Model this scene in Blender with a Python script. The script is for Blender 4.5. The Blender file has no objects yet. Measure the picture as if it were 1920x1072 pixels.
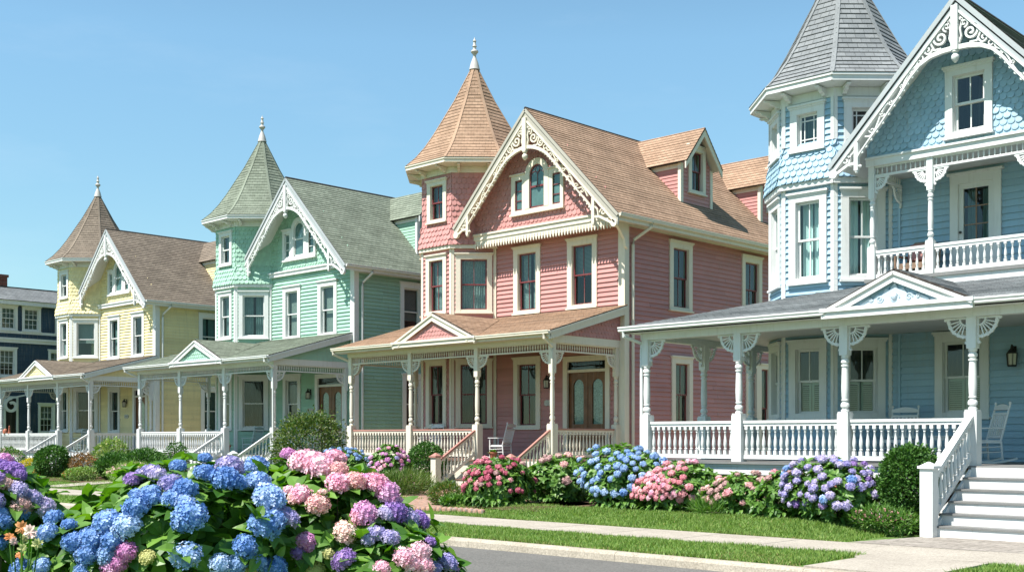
import bpy, math, random
from mathutils import Vector, Matrix
random.seed(7)
SC = bpy.context.scene
COL = SC.collection
PI = math.pi
V = Vector

# ------------------------------------------------------------------ camera
EYE = 1.65
TH = math.radians(43.9)
FPX = 2175.0
cam_d = bpy.data.cameras.new('camera')
cam = bpy.data.objects.new('camera', cam_d)
COL.objects.link(cam)
cam.location = (0, 0, EYE)
cam.rotation_euler = (PI/2, 0, TH)
cam_d.sensor_width = 36
cam_d.lens = FPX/1920*36
cam_d.shift_y = 284/1920
cam_d.clip_end = 3000
SC.camera = cam
FW = V((-math.sin(TH), math.cos(TH), 0))
RT = V((math.cos(TH), math.sin(TH), 0))

def ray(u, v):                      # survey ray of a photo pixel (1920 px wide)
    return FW + RT*((u-960)/FPX) + V((0, 0, (820-v)/FPX))
def at_y(u, v, Y):
    r = ray(u, v); t = Y/r.y
    return r*t + V((0, 0, EYE)), t

# ------------------------------------------------------------------ world and sun
SUN_DIR = V((0.22, 1.0, -1.7)).normalized()      # travel direction
el = math.asin(-SUN_DIR.z)
W = bpy.data.worlds.new('World'); SC.world = W
W.use_nodes = True
nt = W.node_tree; nt.nodes.clear()
sky = nt.nodes.new('ShaderNodeTexSky'); sky.sky_type = 'NISHITA'; sky.sun_disc = False
sky.sun_elevation = el
sky.sun_rotation = math.atan2(-SUN_DIR.x, -SUN_DIR.y)
sky.air_density = 1.0; sky.dust_density = 0.0; sky.ozone_density = 2.0; sky.altitude = 0
bg = nt.nodes.new('ShaderNodeBackground'); bg.inputs[1].default_value = 0.091
outw = nt.nodes.new('ShaderNodeOutputWorld')
# faint wisps of high cloud
tcw = nt.nodes.new('ShaderNodeTexCoord')
mpw = nt.nodes.new('ShaderNodeMapping'); mpw.inputs['Scale'].default_value = (2.2, 2.2, 9.0)
nzw = nt.nodes.new('ShaderNodeTexNoise'); nzw.inputs['Scale'].default_value = 2.0; nzw.inputs['Detail'].default_value = 7; nzw.inputs['Roughness'].default_value = .6
rpw = nt.nodes.new('ShaderNodeValToRGB'); rpw.color_ramp.elements[0].position = .52; rpw.color_ramp.elements[1].position = .80
rpw.color_ramp.elements[1].color = (.07, .07, .07, 1)
mxw = nt.nodes.new('ShaderNodeMixRGB'); mxw.inputs[2].default_value = (6.2, 6.6, 7.0, 1)
nt.links.new(tcw.outputs['Generated'], mpw.inputs[0]); nt.links.new(mpw.outputs[0], nzw.inputs['Vector'])
nt.links.new(nzw.outputs[0], rpw.inputs[0]); nt.links.new(rpw.outputs[0], mxw.inputs[0])
tnw = nt.nodes.new('ShaderNodeMixRGB'); tnw.blend_type = 'MULTIPLY'; tnw.inputs[0].default_value = 1; tnw.inputs[2].default_value = (.95, 1.145, 1.04, 1)   # sea air: a more cyan blue
nt.links.new(sky.outputs[0], tnw.inputs[1]); 
spw = nt.nodes.new('ShaderNodeSeparateXYZ'); zrw = nt.nodes.new('ShaderNodeValToRGB')     # sky dimmed overhead, out of view, to deepen shade; brightest partway up
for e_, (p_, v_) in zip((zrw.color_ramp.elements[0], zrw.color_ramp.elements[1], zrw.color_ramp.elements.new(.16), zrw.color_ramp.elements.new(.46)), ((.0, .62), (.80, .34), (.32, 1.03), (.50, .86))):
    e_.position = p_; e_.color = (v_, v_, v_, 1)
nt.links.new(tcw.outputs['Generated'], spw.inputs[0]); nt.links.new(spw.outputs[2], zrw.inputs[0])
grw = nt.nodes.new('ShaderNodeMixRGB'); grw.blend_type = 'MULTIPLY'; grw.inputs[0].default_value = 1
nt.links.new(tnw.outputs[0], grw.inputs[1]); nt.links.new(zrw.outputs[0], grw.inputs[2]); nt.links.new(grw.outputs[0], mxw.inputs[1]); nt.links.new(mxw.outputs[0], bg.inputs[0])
nt.links.new(bg.outputs[0], outw.inputs[0])
sd = bpy.data.lights.new('sun', 'SUN'); sd.energy = 5.0; sd.angle = math.radians(.5); sd.color = (1, .955, .89)
so = bpy.data.objects.new('sun', sd); COL.objects.link(so)
so.rotation_euler = SUN_DIR.to_track_quat('-Z', 'Y').to_euler()
SC.view_settings.view_transform = 'Standard'; SC.view_settings.look = 'None'
SC.view_settings.exposure = 1.02; SC.view_settings.gamma = 1
SC.cycles.use_denoising = True
SC.cycles.max_bounces = 8; SC.cycles.transparent_max_bounces = 12
SC.cycles.caustics_reflective = False; SC.cycles.caustics_refractive = False

# ------------------------------------------------------------------ materials
MAT = {}
def newmat(name):
    m = bpy.data.materials.new(name); m.use_nodes = True
    n = m.node_tree; n.nodes.clear()
    o = n.nodes.new('ShaderNodeOutputMaterial')
    MAT[name] = m
    return m, n, o
def nd(n, t, **kw):
    x = n.nodes.new(t)
    for k, v in kw.items():
        if k in x.inputs: x.inputs[k].default_value = v
        else: setattr(x, k, v)
    return x
ALB = .82
def alb(c): return (c[0]*ALB, c[1]*ALB, c[2]*ALB)
def col4(c): return (c[0], c[1], c[2], 1)
def mul(c, k): return (c[0]*k, c[1]*k, c[2]*k, 1)

def paint(name, c, rough=.55, var=.10, scale=1.3, dirt=(.30, .27, .22), dirtamt=.17, bump=.12, streak=True, board=0.0):
    c = alb(c)
    m, n, o = newmat(name)
    b = nd(n, 'ShaderNodeBsdfPrincipled', Roughness=rough)
    b.inputs['Specular IOR Level'].default_value = .35
    tc = nd(n, 'ShaderNodeTexCoord')
    n1 = nd(n, 'ShaderNodeTexNoise', Scale=scale, Detail=6.0, Roughness=.62)
    n.links.new(tc.outputs['Object'], n1.inputs['Vector'])
    r = nd(n, 'ShaderNodeValToRGB')
    r.color_ramp.elements[0].color = mul(c, 1-var); r.color_ramp.elements[1].color = mul(c, 1+var*.7)
    r.color_ramp.elements[0].position = .30; r.color_ramp.elements[1].position = .70
    n.links.new(n1.outputs[0], r.inputs[0])
    mp = nd(n, 'ShaderNodeMapping'); mp.inputs['Scale'].default_value = (7, 7, .55) if streak else (4, 4, 4)
    n.links.new(tc.outputs['Object'], mp.inputs[0])
    n2 = nd(n, 'ShaderNodeTexNoise', Scale=1.6, Detail=7.0, Roughness=.7)
    n.links.new(mp.outputs[0], n2.inputs['Vector'])
    r2 = nd(n, 'ShaderNodeValToRGB')
    r2.color_ramp.elements[0].position = .52; r2.color_ramp.elements[1].position = .82
    r2.color_ramp.elements[1].color = (dirtamt*3, )*3+(1,)
    n.links.new(n2.outputs[0], r2.inputs[0])
    mx = nd(n, 'ShaderNodeMixRGB'); mx.inputs[2].default_value = col4(dirt)
    n.links.new(r2.outputs[0], mx.inputs[0]); n.links.new(r.outputs[0], mx.inputs[1])
    src = mx.outputs[0]
    if board:                                    # every board a slightly different age of paint
        ge = nd(n, 'ShaderNodeNewGeometry'); mr = nd(n, 'ShaderNodeMapRange'); mr.inputs[3].default_value = 1-board; mr.inputs[4].default_value = 1+board*.7
        n.links.new(ge.outputs['Random Per Island'], mr.inputs[0]); hs = nd(n, 'ShaderNodeHueSaturation'); n.links.new(mr.outputs[0], hs.inputs['Value']); n.links.new(src, hs.inputs['Color']); src = hs.outputs[0]
    n.links.new(src, b.inputs['Base Color'])
    n3 = nd(n, 'ShaderNodeTexNoise', Scale=38.0, Detail=3.0)
    n.links.new(tc.outputs['Object'], n3.inputs['Vector'])
    bp = nd(n, 'ShaderNodeBump', Strength=bump, Distance=.01)
    n.links.new(n3.outputs[0], bp.inputs['Height']); n.links.new(bp.outputs[0], b.inputs['Normal'])
    n.links.new(b.outputs[0], o.inputs[0])
    return m

def shingle(name, c1, c2, row=.15, w=.21):
    c1, c2 = alb(c1), alb(c2)
    m, n, o = newmat(name)
    b = nd(n, 'ShaderNodeBsdfPrincipled', Roughness=.9)
    b.inputs['Specular IOR Level'].default_value = .2
    tc = nd(n, 'ShaderNodeTexCoord')
    br = nd(n, 'ShaderNodeTexBrick', Scale=1.0)
    br.offset = .5; br.inputs['Brick Width'].default_value = w; br.inputs['Row Height'].default_value = row
    br.inputs['Mortar Size'].default_value = .008; br.inputs['Mortar Smooth'].default_value = .2; br.inputs['Bias'].default_value = 0
    br.inputs['Color1'].default_value = col4(c1); br.inputs['Color2'].default_value = col4(c2); br.inputs['Mortar'].default_value = mul(c1, .55)
    n.links.new(tc.outputs['UV'], br.inputs['Vector'])
    n1 = nd(n, 'ShaderNodeTexNoise', Scale=.9, Detail=5.0, Roughness=.65)
    n.links.new(tc.outputs['Object'], n1.inputs['Vector'])
    n2 = nd(n, 'ShaderNodeTexNoise', Scale=60.0, Detail=2.0)
    n.links.new(tc.outputs['Object'], n2.inputs['Vector'])
    def scale_by(src, fac, lo, hi):
        mr = nd(n, 'ShaderNodeMapRange'); mr.inputs[1].default_value = .3; mr.inputs[2].default_value = .7; mr.inputs[3].default_value = lo; mr.inputs[4].default_value = hi
        n.links.new(fac, mr.inputs[0])
        hs = nd(n, 'ShaderNodeHueSaturation'); n.links.new(mr.outputs[0], hs.inputs['Value']); n.links.new(src, hs.inputs['Color'])
        return hs.outputs[0]
    c = scale_by(br.outputs[0], n1.outputs[0], .80, 1.18)
    c = scale_by(c, n2.outputs[0], .78, 1.2)
    n.links.new(c, b.inputs['Base Color'])
    bp = nd(n, 'ShaderNodeBump', Strength=.5, Distance=.012); bp.invert = True
    n.links.new(br.outputs['Fac'], bp.inputs['Height'])
    bp2 = nd(n, 'ShaderNodeBump', Strength=.35, Distance=.006); n.links.new(n2.outputs[0], bp2.inputs['Height']); n.links.new(bp.outputs[0], bp2.inputs['Normal'])
    n.links.new(bp2.outputs[0], b.inputs['Normal'])
    n.links.new(b.outputs[0], o.inputs[0])
    return m

def glass_mat(name, tint=(.66, .80, .78), ior=1.6):
    m, n, o = newmat(name)
    t = nd(n, 'ShaderNodeBsdfTransparent'); t.inputs[0].default_value = col4(tint)
    g = nd(n, 'ShaderNodeBsdfGlossy', Roughness=.03); g.inputs[0].default_value = (.9, .95, .95, 1)
    f = nd(n, 'ShaderNodeFresnel', IOR=ior)
    ge = nd(n, 'ShaderNodeNewGeometry'); mi = nd(n, 'ShaderNodeMapRange'); mi.inputs[3].default_value = ior; mi.inputs[4].default_value = 1/ior   # a thin pane: same both ways
    n.links.new(ge.outputs['Backfacing'], mi.inputs[0]); n.links.new(mi.outputs[0], f.inputs['IOR'])
    tc = nd(n, 'ShaderNodeTexCoord'); nz = nd(n, 'ShaderNodeTexNoise', Scale=1.6, Detail=1.0)
    n.links.new(tc.outputs['Object'], nz.inputs['Vector'])
    bp = nd(n, 'ShaderNodeBump', Strength=.05, Distance=.05); n.links.new(nz.outputs[0], bp.inputs['Height'])
    n.links.new(bp.outputs[0], g.inputs['Normal'])
    mx = nd(n, 'ShaderNodeMixShader')
    n.links.new(f.outputs[0], mx.inputs[0]); n.links.new(t.outputs[0], mx.inputs[1]); n.links.new(g.outputs[0], mx.inputs[2])
    n.links.new(mx.outputs[0], o.inputs[0])
    return m

def leafmat(name, c1, c2, trans=.28, rough=.45, spec=.4):
    m, n, o = newmat(name)
    g = nd(n, 'ShaderNodeNewGeometry')
    r = nd(n, 'ShaderNodeValToRGB'); r.color_ramp.elements[0].color = col4(c1); r.color_ramp.elements[1].color = col4(c2)
    n.links.new(g.outputs['Random Per Island'], r.inputs[0])
    b = nd(n, 'ShaderNodeBsdfPrincipled', Roughness=rough); b.inputs['Specular IOR Level'].default_value = spec
    t = nd(n, 'ShaderNodeBsdfTranslucent')
    hs = nd(n, 'ShaderNodeHueSaturation', Saturation=1.15, Value=1.5)
    n.links.new(r.outputs[0], hs.inputs['Color']); n.links.new(hs.outputs[0], t.inputs[0])
    tc = nd(n, 'ShaderNodeTexCoord'); nz = nd(n, 'ShaderNodeTexNoise', Scale=9.0, Detail=3.0)
    n.links.new(tc.outputs['Object'], nz.inputs['Vector'])
    mr = nd(n, 'ShaderNodeMapRange'); mr.inputs[3].default_value = .75; mr.inputs[4].default_value = 1.25; n.links.new(nz.outputs[0], mr.inputs[0])
    h2 = nd(n, 'ShaderNodeHueSaturation'); n.links.new(mr.outputs[0], h2.inputs['Value']); n.links.new(r.outputs[0], h2.inputs['Color'])
    n.links.new(h2.outputs[0], b.inputs['Base Color'])
    mx = nd(n, 'ShaderNodeMixShader', Fac=trans)
    n.links.new(b.outputs[0], mx.inputs[1]); n.links.new(t.outputs[0], mx.inputs[2]); n.links.new(mx.outputs[0], o.inputs[0])
    return m

def petalmat(name, stops):
    m, n, o = newmat(name)
    g = nd(n, 'ShaderNodeNewGeometry'); oi = nd(n, 'ShaderNodeObjectInfo')
    ad = nd(n, 'ShaderNodeMath', operation='MULTIPLY_ADD'); ad.inputs[1].default_value = .55
    ml = nd(n, 'ShaderNodeMath', operation='MULTIPLY'); ml.inputs[1].default_value = .45
    n.links.new(oi.outputs['Random'], ml.inputs[0]); n.links.new(g.outputs['Random Per Island'], ad.inputs[0]); n.links.new(ml.outputs[0], ad.inputs[2])
    r = nd(n, 'ShaderNodeValToRGB')
    cr = r.color_ramp
    while len(cr.elements) < len(stops): cr.elements.new(.5)
    for i, s in enumerate(stops):
        cr.elements[i].position = i/(len(stops)-1); cr.elements[i].color = col4(s)
    n.links.new(ad.outputs[0], r.inputs[0])
    b = nd(n, 'ShaderNodeBsdfPrincipled', Roughness=.6); b.inputs['Specular IOR Level'].default_value = .25
    n.links.new(r.outputs[0], b.inputs['Base Color'])
    t = nd(n, 'ShaderNodeBsdfTranslucent'); n.links.new(r.outputs[0], t.inputs[0])
    mx = nd(n, 'ShaderNodeMixShader', Fac=.25)
    n.links.new(b.outputs[0], mx.inputs[1]); n.links.new(t.outputs[0], mx.inputs[2]); n.links.new(mx.outputs[0], o.inputs[0])
    return m

def groundmat(name, c1, c2, scale, fine, bump=.4, rough=.9, c3=None):
    c1, c2 = alb(c1), alb(c2)
    m, n, o = newmat(name)
    b = nd(n, 'ShaderNodeBsdfPrincipled', Roughness=rough); b.inputs['Specular IOR Level'].default_value = .2
    tc = nd(n, 'ShaderNodeTexCoord')
    a = nd(n, 'ShaderNodeTexNoise', Scale=scale, Detail=6.0, Roughness=.65); n.links.new(tc.outputs['Object'], a.inputs['Vector'])
    f = nd(n, 'ShaderNodeTexNoise', Scale=fine, Detail=3.0, Roughness=.7); n.links.new(tc.outputs['Object'], f.inputs['Vector'])
    r = nd(n, 'ShaderNodeValToRGB'); r.color_ramp.elements[0].color = col4(c1); r.color_ramp.elements[1].color = col4(c2)
    r.color_ramp.elements[0].position = .35; r.color_ramp.elements[1].position = .65
    n.links.new(a.outputs[0], r.inputs[0])
    mr = nd(n, 'ShaderNodeMapRange'); mr.inputs[1].default_value = .3; mr.inputs[2].default_value = .7; mr.inputs[3].default_value = .68; mr.inputs[4].default_value = 1.35
    n.links.new(f.outputs[0], mr.inputs[0])
    h = nd(n, 'ShaderNodeHueSaturation'); n.links.new(mr.outputs[0], h.inputs['Value']); n.links.new(r.outputs[0], h.inputs['Color'])
    n.links.new(h.outputs[0], b.inputs['Base Color'])
    bp = nd(n, 'ShaderNodeBump', Strength=bump, Distance=.02); n.links.new(f.outputs[0], bp.inputs['Height']); n.links.new(bp.outputs[0], b.inputs['Normal'])
    n.links.new(b.outputs[0], o.inputs[0])
    return m

def brickmat(name, c1, c2, mortar, bw, rh, ms=.008, coord='Object', rot=None, rough=.85):
    m, n, o = newmat(name)
    b = nd(n, 'ShaderNodeBsdfPrincipled', Roughness=rough)
    tc = nd(n, 'ShaderNodeTexCoord'); br = nd(n, 'ShaderNodeTexBrick', Scale=1.0)
    br.inputs['Brick Width'].default_value = bw; br.inputs['Row Height'].default_value = rh; br.inputs['Mortar Size'].default_value = ms
    br.inputs['Color1'].default_value = col4(c1); br.inputs['Color2'].default_value = col4(c2); br.inputs['Mortar'].default_value = col4(mortar)
    mp = nd(n, 'ShaderNodeMapping')
    if rot: mp.inputs['Rotation'].default_value = rot
    n.links.new(tc.outputs[coord], mp.inputs[0]); n.links.new(mp.outputs[0], br.inputs['Vector'])
    nz = nd(n, 'ShaderNodeTexNoise', Scale=14.0, Detail=5.0); n.links.new(tc.outputs['Object'], nz.inputs['Vector'])
    mr = nd(n, 'ShaderNodeMapRange'); mr.inputs[1].default_value = .3; mr.inputs[2].default_value = .7; mr.inputs[3].default_value = .72; mr.inputs[4].default_value = 1.25; n.links.new(nz.outputs[0], mr.inputs[0])
    h = nd(n, 'ShaderNodeHueSaturation'); n.links.new(mr.outputs[0], h.inputs['Value']); n.links.new(br.outputs[0], h.inputs['Color'])
    n.links.new(h.outputs[0], b.inputs['Base Color'])
    bp = nd(n, 'ShaderNodeBump', Strength=.6, Distance=.01); bp.invert = True
    n.links.new(br.outputs['Fac'], bp.inputs['Height']); n.links.new(bp.outputs[0], b.inputs['Normal'])
    n.links.new(b.outputs[0], o.inputs[0])
    return m

paint('pink_paint', (.58, .27, .25), var=.07, board=.09)
paint('green_paint', (.37, .60, .47), var=.06, board=.09)
paint('yellow_paint', (.90, .78, .44), var=.05, board=.09)
paint('blue_paint', (.365, .55, .685), var=.07, board=.09)
paint('navy_paint', (.026, .060, .100), var=.2, board=.09)
paint('cream_trim', (.82, .75, .62), var=.05, dirtamt=.12)
paint('white_trim', (.79, .80, .785), var=.05, dirtamt=.13)
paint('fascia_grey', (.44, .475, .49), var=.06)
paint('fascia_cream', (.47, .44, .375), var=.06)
paint('finial_metal', (.52, .50, .47), var=.15)
paint('oxblood_sash', (.20, .045, .05), var=.1, rough=.4)
paint('terracotta_rail', (.46, .22, .18), var=.15, rough=.45)
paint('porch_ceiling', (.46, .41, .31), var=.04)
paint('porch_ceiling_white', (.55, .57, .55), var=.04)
paint('deck_grey', (.22, .22, .215), var=.15, rough=.6)
paint('deck_brown', (.22, .13, .10), var=.15, rough=.6)
paint('door_wood', (.20, .085, .035), var=.35, scale=3, rough=.35)
paint('black_metal', (.02, .02, .018), rough=.4)
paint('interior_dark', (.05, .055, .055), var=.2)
paint('lamp_glass', (.62, .60, .50), rough=.15)
paint('chair_white', (.80, .81, .80), var=.05, dirtamt=.06)
paint('chair_teal', (.42, .56, .58), var=.05)
paint('plaque_stone', (.55, .55, .50), var=.2)
paint('terracotta', (.42, .13, .07), var=.2)
paint('wicker', (.30, .20, .14), var=.3, scale=8)
paint('plaid_cloth', (.55, .25, .22), var=.3, scale=9)
shingle('tan_shingles', (.425, .285, .195), (.345, .225, .15))
shingle('sage_shingles', (.25, .285, .222), (.18, .21, .16))
shingle('brown_shingles', (.25, .205, .16), (.18, .146, .115))
shingle('grey_shingles', (.25, .265, .27), (.185, .20, .207))
paint('dark_edge', (.045, .035, .03), var=.2, rough=.8)
glass_mat('window_glass')
m, n, o = newmat('curtain_cloth')
b = nd(n, 'ShaderNodeBsdfPrincipled', Roughness=.9); b.inputs['Base Color'].default_value = (.82, .86, .84, 1)
n.links.new(b.outputs[0], o.inputs[0])
paint('blind_slats', (.50, .50, .45), var=.08)
paint('shutter_paint', (.60, .58, .48), var=.08)
paint('dark_curtain', (.24, .32, .31), var=.25, scale=3)
paint('dim_curtain', (.05, .06, .055), var=.3, scale=3)
paint('lace', (.46, .52, .50), var=.5, scale=22, streak=False)

# foliage
leafmat('hydrangea_leaf', (.030, .105, .012), (.155, .30, .045), trans=.30)
leafmat('box_leaf', (.026, .085, .015), (.085, .185, .035), trans=.2, rough=.55, spec=.25)
leafmat('mid_leaf', (.040, .120, .018), (.150, .28, .050))
leafmat('bronze_leaf', (.055, .125, .022), (.15, .20, .045))
leafmat('crepe_leaf', (.028, .085, .015), (.125, .16, .035))
leafmat('barberry_leaf', (.10, .055, .025), (.24, .15, .05))
leafmat('lime_leaf', (.10, .20, .03), (.26, .36, .10))
leafmat('gold_leaf', (.32, .30, .03), (.62, .50, .06))
leafmat('grass_blade', (.085, .185, .028), (.24, .34, .075), trans=.3, rough=.6)
leafmat('dry_blade', (.16, .17, .05), (.33, .28, .12), trans=.3, rough=.7)
petalmat('blue_petals', [(.05, .15, .42), (.15, .29, .60), (.30, .45, .73), (.58, .66, .84)])
petalmat('pale_blue_petals', [(.17, .30, .58), (.31, .46, .70), (.52, .62, .80)])
petalmat('lavender_petals', [(.19, .18, .46), (.34, .31, .58), (.52, .46, .66), (.64, .57, .70)])
petalmat('violet_petals', [(.20, .10, .40), (.33, .20, .50), (.50, .36, .62)])
petalmat('pink_petals', [(.66, .20, .36), (.78, .36, .48), (.84, .56, .64), (.86, .70, .72)])
petalmat('orchid_petals', [(.46, .14, .42), (.66, .32, .56), (.78, .52, .68)])
petalmat('peach_petals', [(.74, .34, .38), (.80, .52, .48), (.82, .70, .58)])
petalmat('crimson_petals', [(.42, .07, .14), (.57, .15, .22), (.68, .31, .36)])
petalmat('rose_petals', [(.66, .21, .27), (.76, .34, .38), (.82, .52, .52)])
petalmat('dusty_petals', [(.40, .24, .24), (.56, .36, .34), (.66, .48, .42)])
petalmat('lime_petals', [(.46, .46, .16), (.62, .60, .28)])
petalmat('orange_petals', [(.50, .17, .05), (.62, .32, .13)])
petalmat('red_petals', [(.50, .03, .03), (.66, .08, .06)])
paint('stem_bark', (.10, .085, .045), var=.2)
# ground
groundmat('lawn', (.085, .16, .034), (.14, .22, .055), 1.2, 30, .6)
groundmat('asphalt', (.135, .132, .122), (.165, .160, .148), .7, 34, .8)
groundmat('concrete', (.34, .305, .255), (.42, .38, .32), .9, 40, .15)
groundmat('kerb_concrete', (.34, .30, .235), (.46, .41, .33), 1.4, 35, .25)
groundmat('warm_bounce_yard', (.34, .27, .20), (.44, .36, .28), 1.5, 25, .4)  # for the added ground that bounces warm light
groundmat('mulch', (.085, .052, .032), (.15, .095, .060), 2, 22, .9)
brickmat('path_brick', (.27, .15, .10), (.34, .20, .145), (.24, .20, .17), .22, .11)
brickmat('paver_stone', (.22, .195, .165), (.29, .26, .225), (.14, .12, .10), .42, .26, .012)
brickmat('pier_brick', (.36, .12, .07), (.44, .18, .11), (.42, .36, .30), .22, .075, rot=(PI/2, 0, 0))
brickmat('chimney_brick', (.18, .055, .04), (.24, .08, .055), (.22, .17, .14), .22, .075, rot=(PI/2, 0, PI/2))

# ------------------------------------------------------------------ mesh helpers
class Fr:                                   # a plane: P = o + u*a + v*b + n*c
    def __init__(s, o, u, v):
        s.o = V(o); s.u = V(u).normalized(); s.v = V(v).normalized(); s.n = s.u.cross(s.v)
    def p(s, a, b, c=0): return s.o + s.u*a + s.v*b + s.n*c
    def at(s, a, b, c=0):
        return Fr(s.p(a, b, c), s.u, s.v)
WORLD = Fr((0, 0, 0), (1, 0, 0), (0, 1, 0))

def clip(poly, ax, val, keep_less):
    out = []
    s = 1 if keep_less else -1
    for i in range(len(poly)):
        p, q = poly[i], poly[(i+1) % len(poly)]
        dp, dq = s*(p[ax]-val), s*(q[ax]-val)
        if dp <= 1e-9: out.append(p)
        if (dp < -1e-9 and dq > 1e-9) or (dp > 1e-9 and dq < -1e-9):
            t = dp/(dp-dq); out.append((p[0]+(q[0]-p[0])*t, p[1]+(q[1]-p[1])*t))
    return out
def inside(poly, a, b):
    r = False
    for i in range(len(poly)):
        (x1, y1), (x2, y2) = poly[i], poly[i-1]
        if (y1 > b) != (y2 > b) and a < (x2-x1)*(b-y1)/(y2-y1)+x1: r = not r
    return r

class MB:
    def __init__(s): s.v = []; s.f = []; s.m = []; s.uv = []
    def add(s, pts, faces, mi=0, uvs=None):
        k = len(s.v); s.v.extend([tuple(p) for p in pts])
        for f in faces:
            s.f.append(tuple(k+i for i in f)); s.m.append(mi)
            s.uv.append([uvs[i] for i in f] if uvs else None)
        return k
    def box(s, lo, hi, mi=0):
        x0, y0, z0 = lo; x1, y1, z1 = hi
        s.add([(x0,y0,z0),(x1,y0,z0),(x1,y1,z0),(x0,y1,z0),(x0,y0,z1),(x1,y0,z1),(x1,y1,z1),(x0,y1,z1)],
              [(0,3,2,1),(4,5,6,7),(0,1,5,4),(1,2,6,5),(2,3,7,6),(3,0,4,7)], mi)
    def fbox(s, fr, a0, a1, b0, b1, c0, c1, mi=0):
        P = [fr.p(a, b, c) for c in (c0, c1) for a, b in ((a0,b0),(a1,b0),(a1,b1),(a0,b1))]
        s.add(P, [(3,2,1,0),(4,5,6,7),(0,1,5,4),(1,2,6,5),(2,3,7,6),(3,0,4,7)], mi)
    def prism(s, fr, poly, c0, c1, mi=0):
        n = len(poly)
        P = [fr.p(a, b, c0) for a, b in poly] + [fr.p(a, b, c1) for a, b in poly]
        s.add(P, [tuple(range(n))[::-1], tuple(range(n, 2*n))] + [(i, (i+1) % n, n+(i+1) % n, n+i) for i in range(n)], mi,
              uvs=[tuple(p) for p in poly]*2)
    def face(s, fr, poly, c=0, mi=0):
        s.add([fr.p(a, b, c) for a, b in poly], [tuple(range(len(poly)))], mi, uvs=[tuple(p) for p in poly])
    def bar(s, p, q, w, h, up=(0, 0, 1), mi=0):        # rectangular bar between two points
        p, q = V(p), V(q); d = (q-p).normalized(); sd = d.cross(V(up))
        if sd.length < 1e-4: sd = d.cross(V((1, 0, 0)))
        sd.normalize(); u2 = sd.cross(d)
        P = [e + sd*(i*w/2) + u2*(j*h/2) for e in (p, q) for i, j in ((-1,-1),(1,-1),(1,1),(-1,1))]
        s.add(P, [(0,1,2,3),(7,6,5,4),(0,4,5,1),(1,5,6,2),(2,6,7,3),(3,7,4,0)], mi)
    def tube(s, pts, r, seg=8, mi=0, cap=True):
        pts = [V(p) for p in pts]; n = len(pts)
        rr = r if isinstance(r, (list, tuple)) else [r]*n
        rings = []
        ref = V((0, 0, 1))
        for i, p in enumerate(pts):
            d = (pts[min(i+1, n-1)]-pts[max(i-1, 0)]).normalized()
            x = d.cross(ref)
            if x.length < .05: x = d.cross(V((1, 0, 0)))
            x.normalize(); y = x.cross(d)
            rings.append([p + x*(math.cos(2*PI*k/seg)*rr[i]) + y*(math.sin(2*PI*k/seg)*rr[i]) for k in range(seg)])
        P = [q for R in rings for q in R]; F = []
        for i in range(n-1):
            for k in range(seg):
                a = i*seg+k; b2 = i*seg+(k+1) % seg
                F.append((a, a+seg, b2+seg, b2))
        if cap: F += [tuple(range(seg)), tuple(range((n-1)*seg, n*seg))[::-1]]
        s.add(P, F, mi)
    def lathe(s, prof, o, seg=10, mi=0, axis=(0, 0, 1)):  # prof: (r, h) list upward
        o = V(o); ax = V(axis).normalized(); x = ax.orthogonal().normalized(); y = ax.cross(x)
        P = []; F = []
        for r, h in prof:
            for k in range(seg):
                t = 2*PI*k/seg; P.append(o + ax*h + x*(r*math.cos(t)) + y*(r*math.sin(t)))
        for i in range(len(prof)-1):
            for k in range(seg):
                a = i*seg+k; b2 = i*seg+(k+1) % seg; F.append((a, b2, b2+seg, a+seg))
        F += [tuple(range(seg))[::-1], tuple(range((len(prof)-1)*seg, len(prof)*seg))]
        s.add(P, F, mi)
    def ribbon(s, fr, pts, w, c0, c1, mi=0, closed=False):   # flat sawn strip along a 2-D path
        n = len(pts); L = []; R = []
        for i in range(n):
            if closed: a, b2 = pts[i-1], pts[(i+1) % n]
            else: a, b2 = pts[max(i-1, 0)], pts[min(i+1, n-1)]
            dx, dy = b2[0]-a[0], b2[1]-a[1]; l = math.hypot(dx, dy) or 1
            ww = w[i] if isinstance(w, (list, tuple)) else w
            nx, ny = -dy/l*ww/2, dx/l*ww/2
            L.append((pts[i][0]+nx, pts[i][1]+ny)); R.append((pts[i][0]-nx, pts[i][1]-ny))
        P = []
        for i in range(n):
            P += [fr.p(*L[i], c0), fr.p(*R[i], c0), fr.p(*R[i], c1), fr.p(*L[i], c1)]
        F = []
        for i in range(n if closed else n-1):
            a = i*4; b2 = ((i+1) % n)*4
            for k in range(4):
                k2 = (k+1) % 4
                F.append((a+k, b2+k, b2+k2, a+k2))
        if not closed: F += [(3, 2, 1, 0), ((n-1)*4, (n-1)*4+1, (n-1)*4+2, (n-1)*4+3)]
        s.add(P, F, mi)
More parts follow.
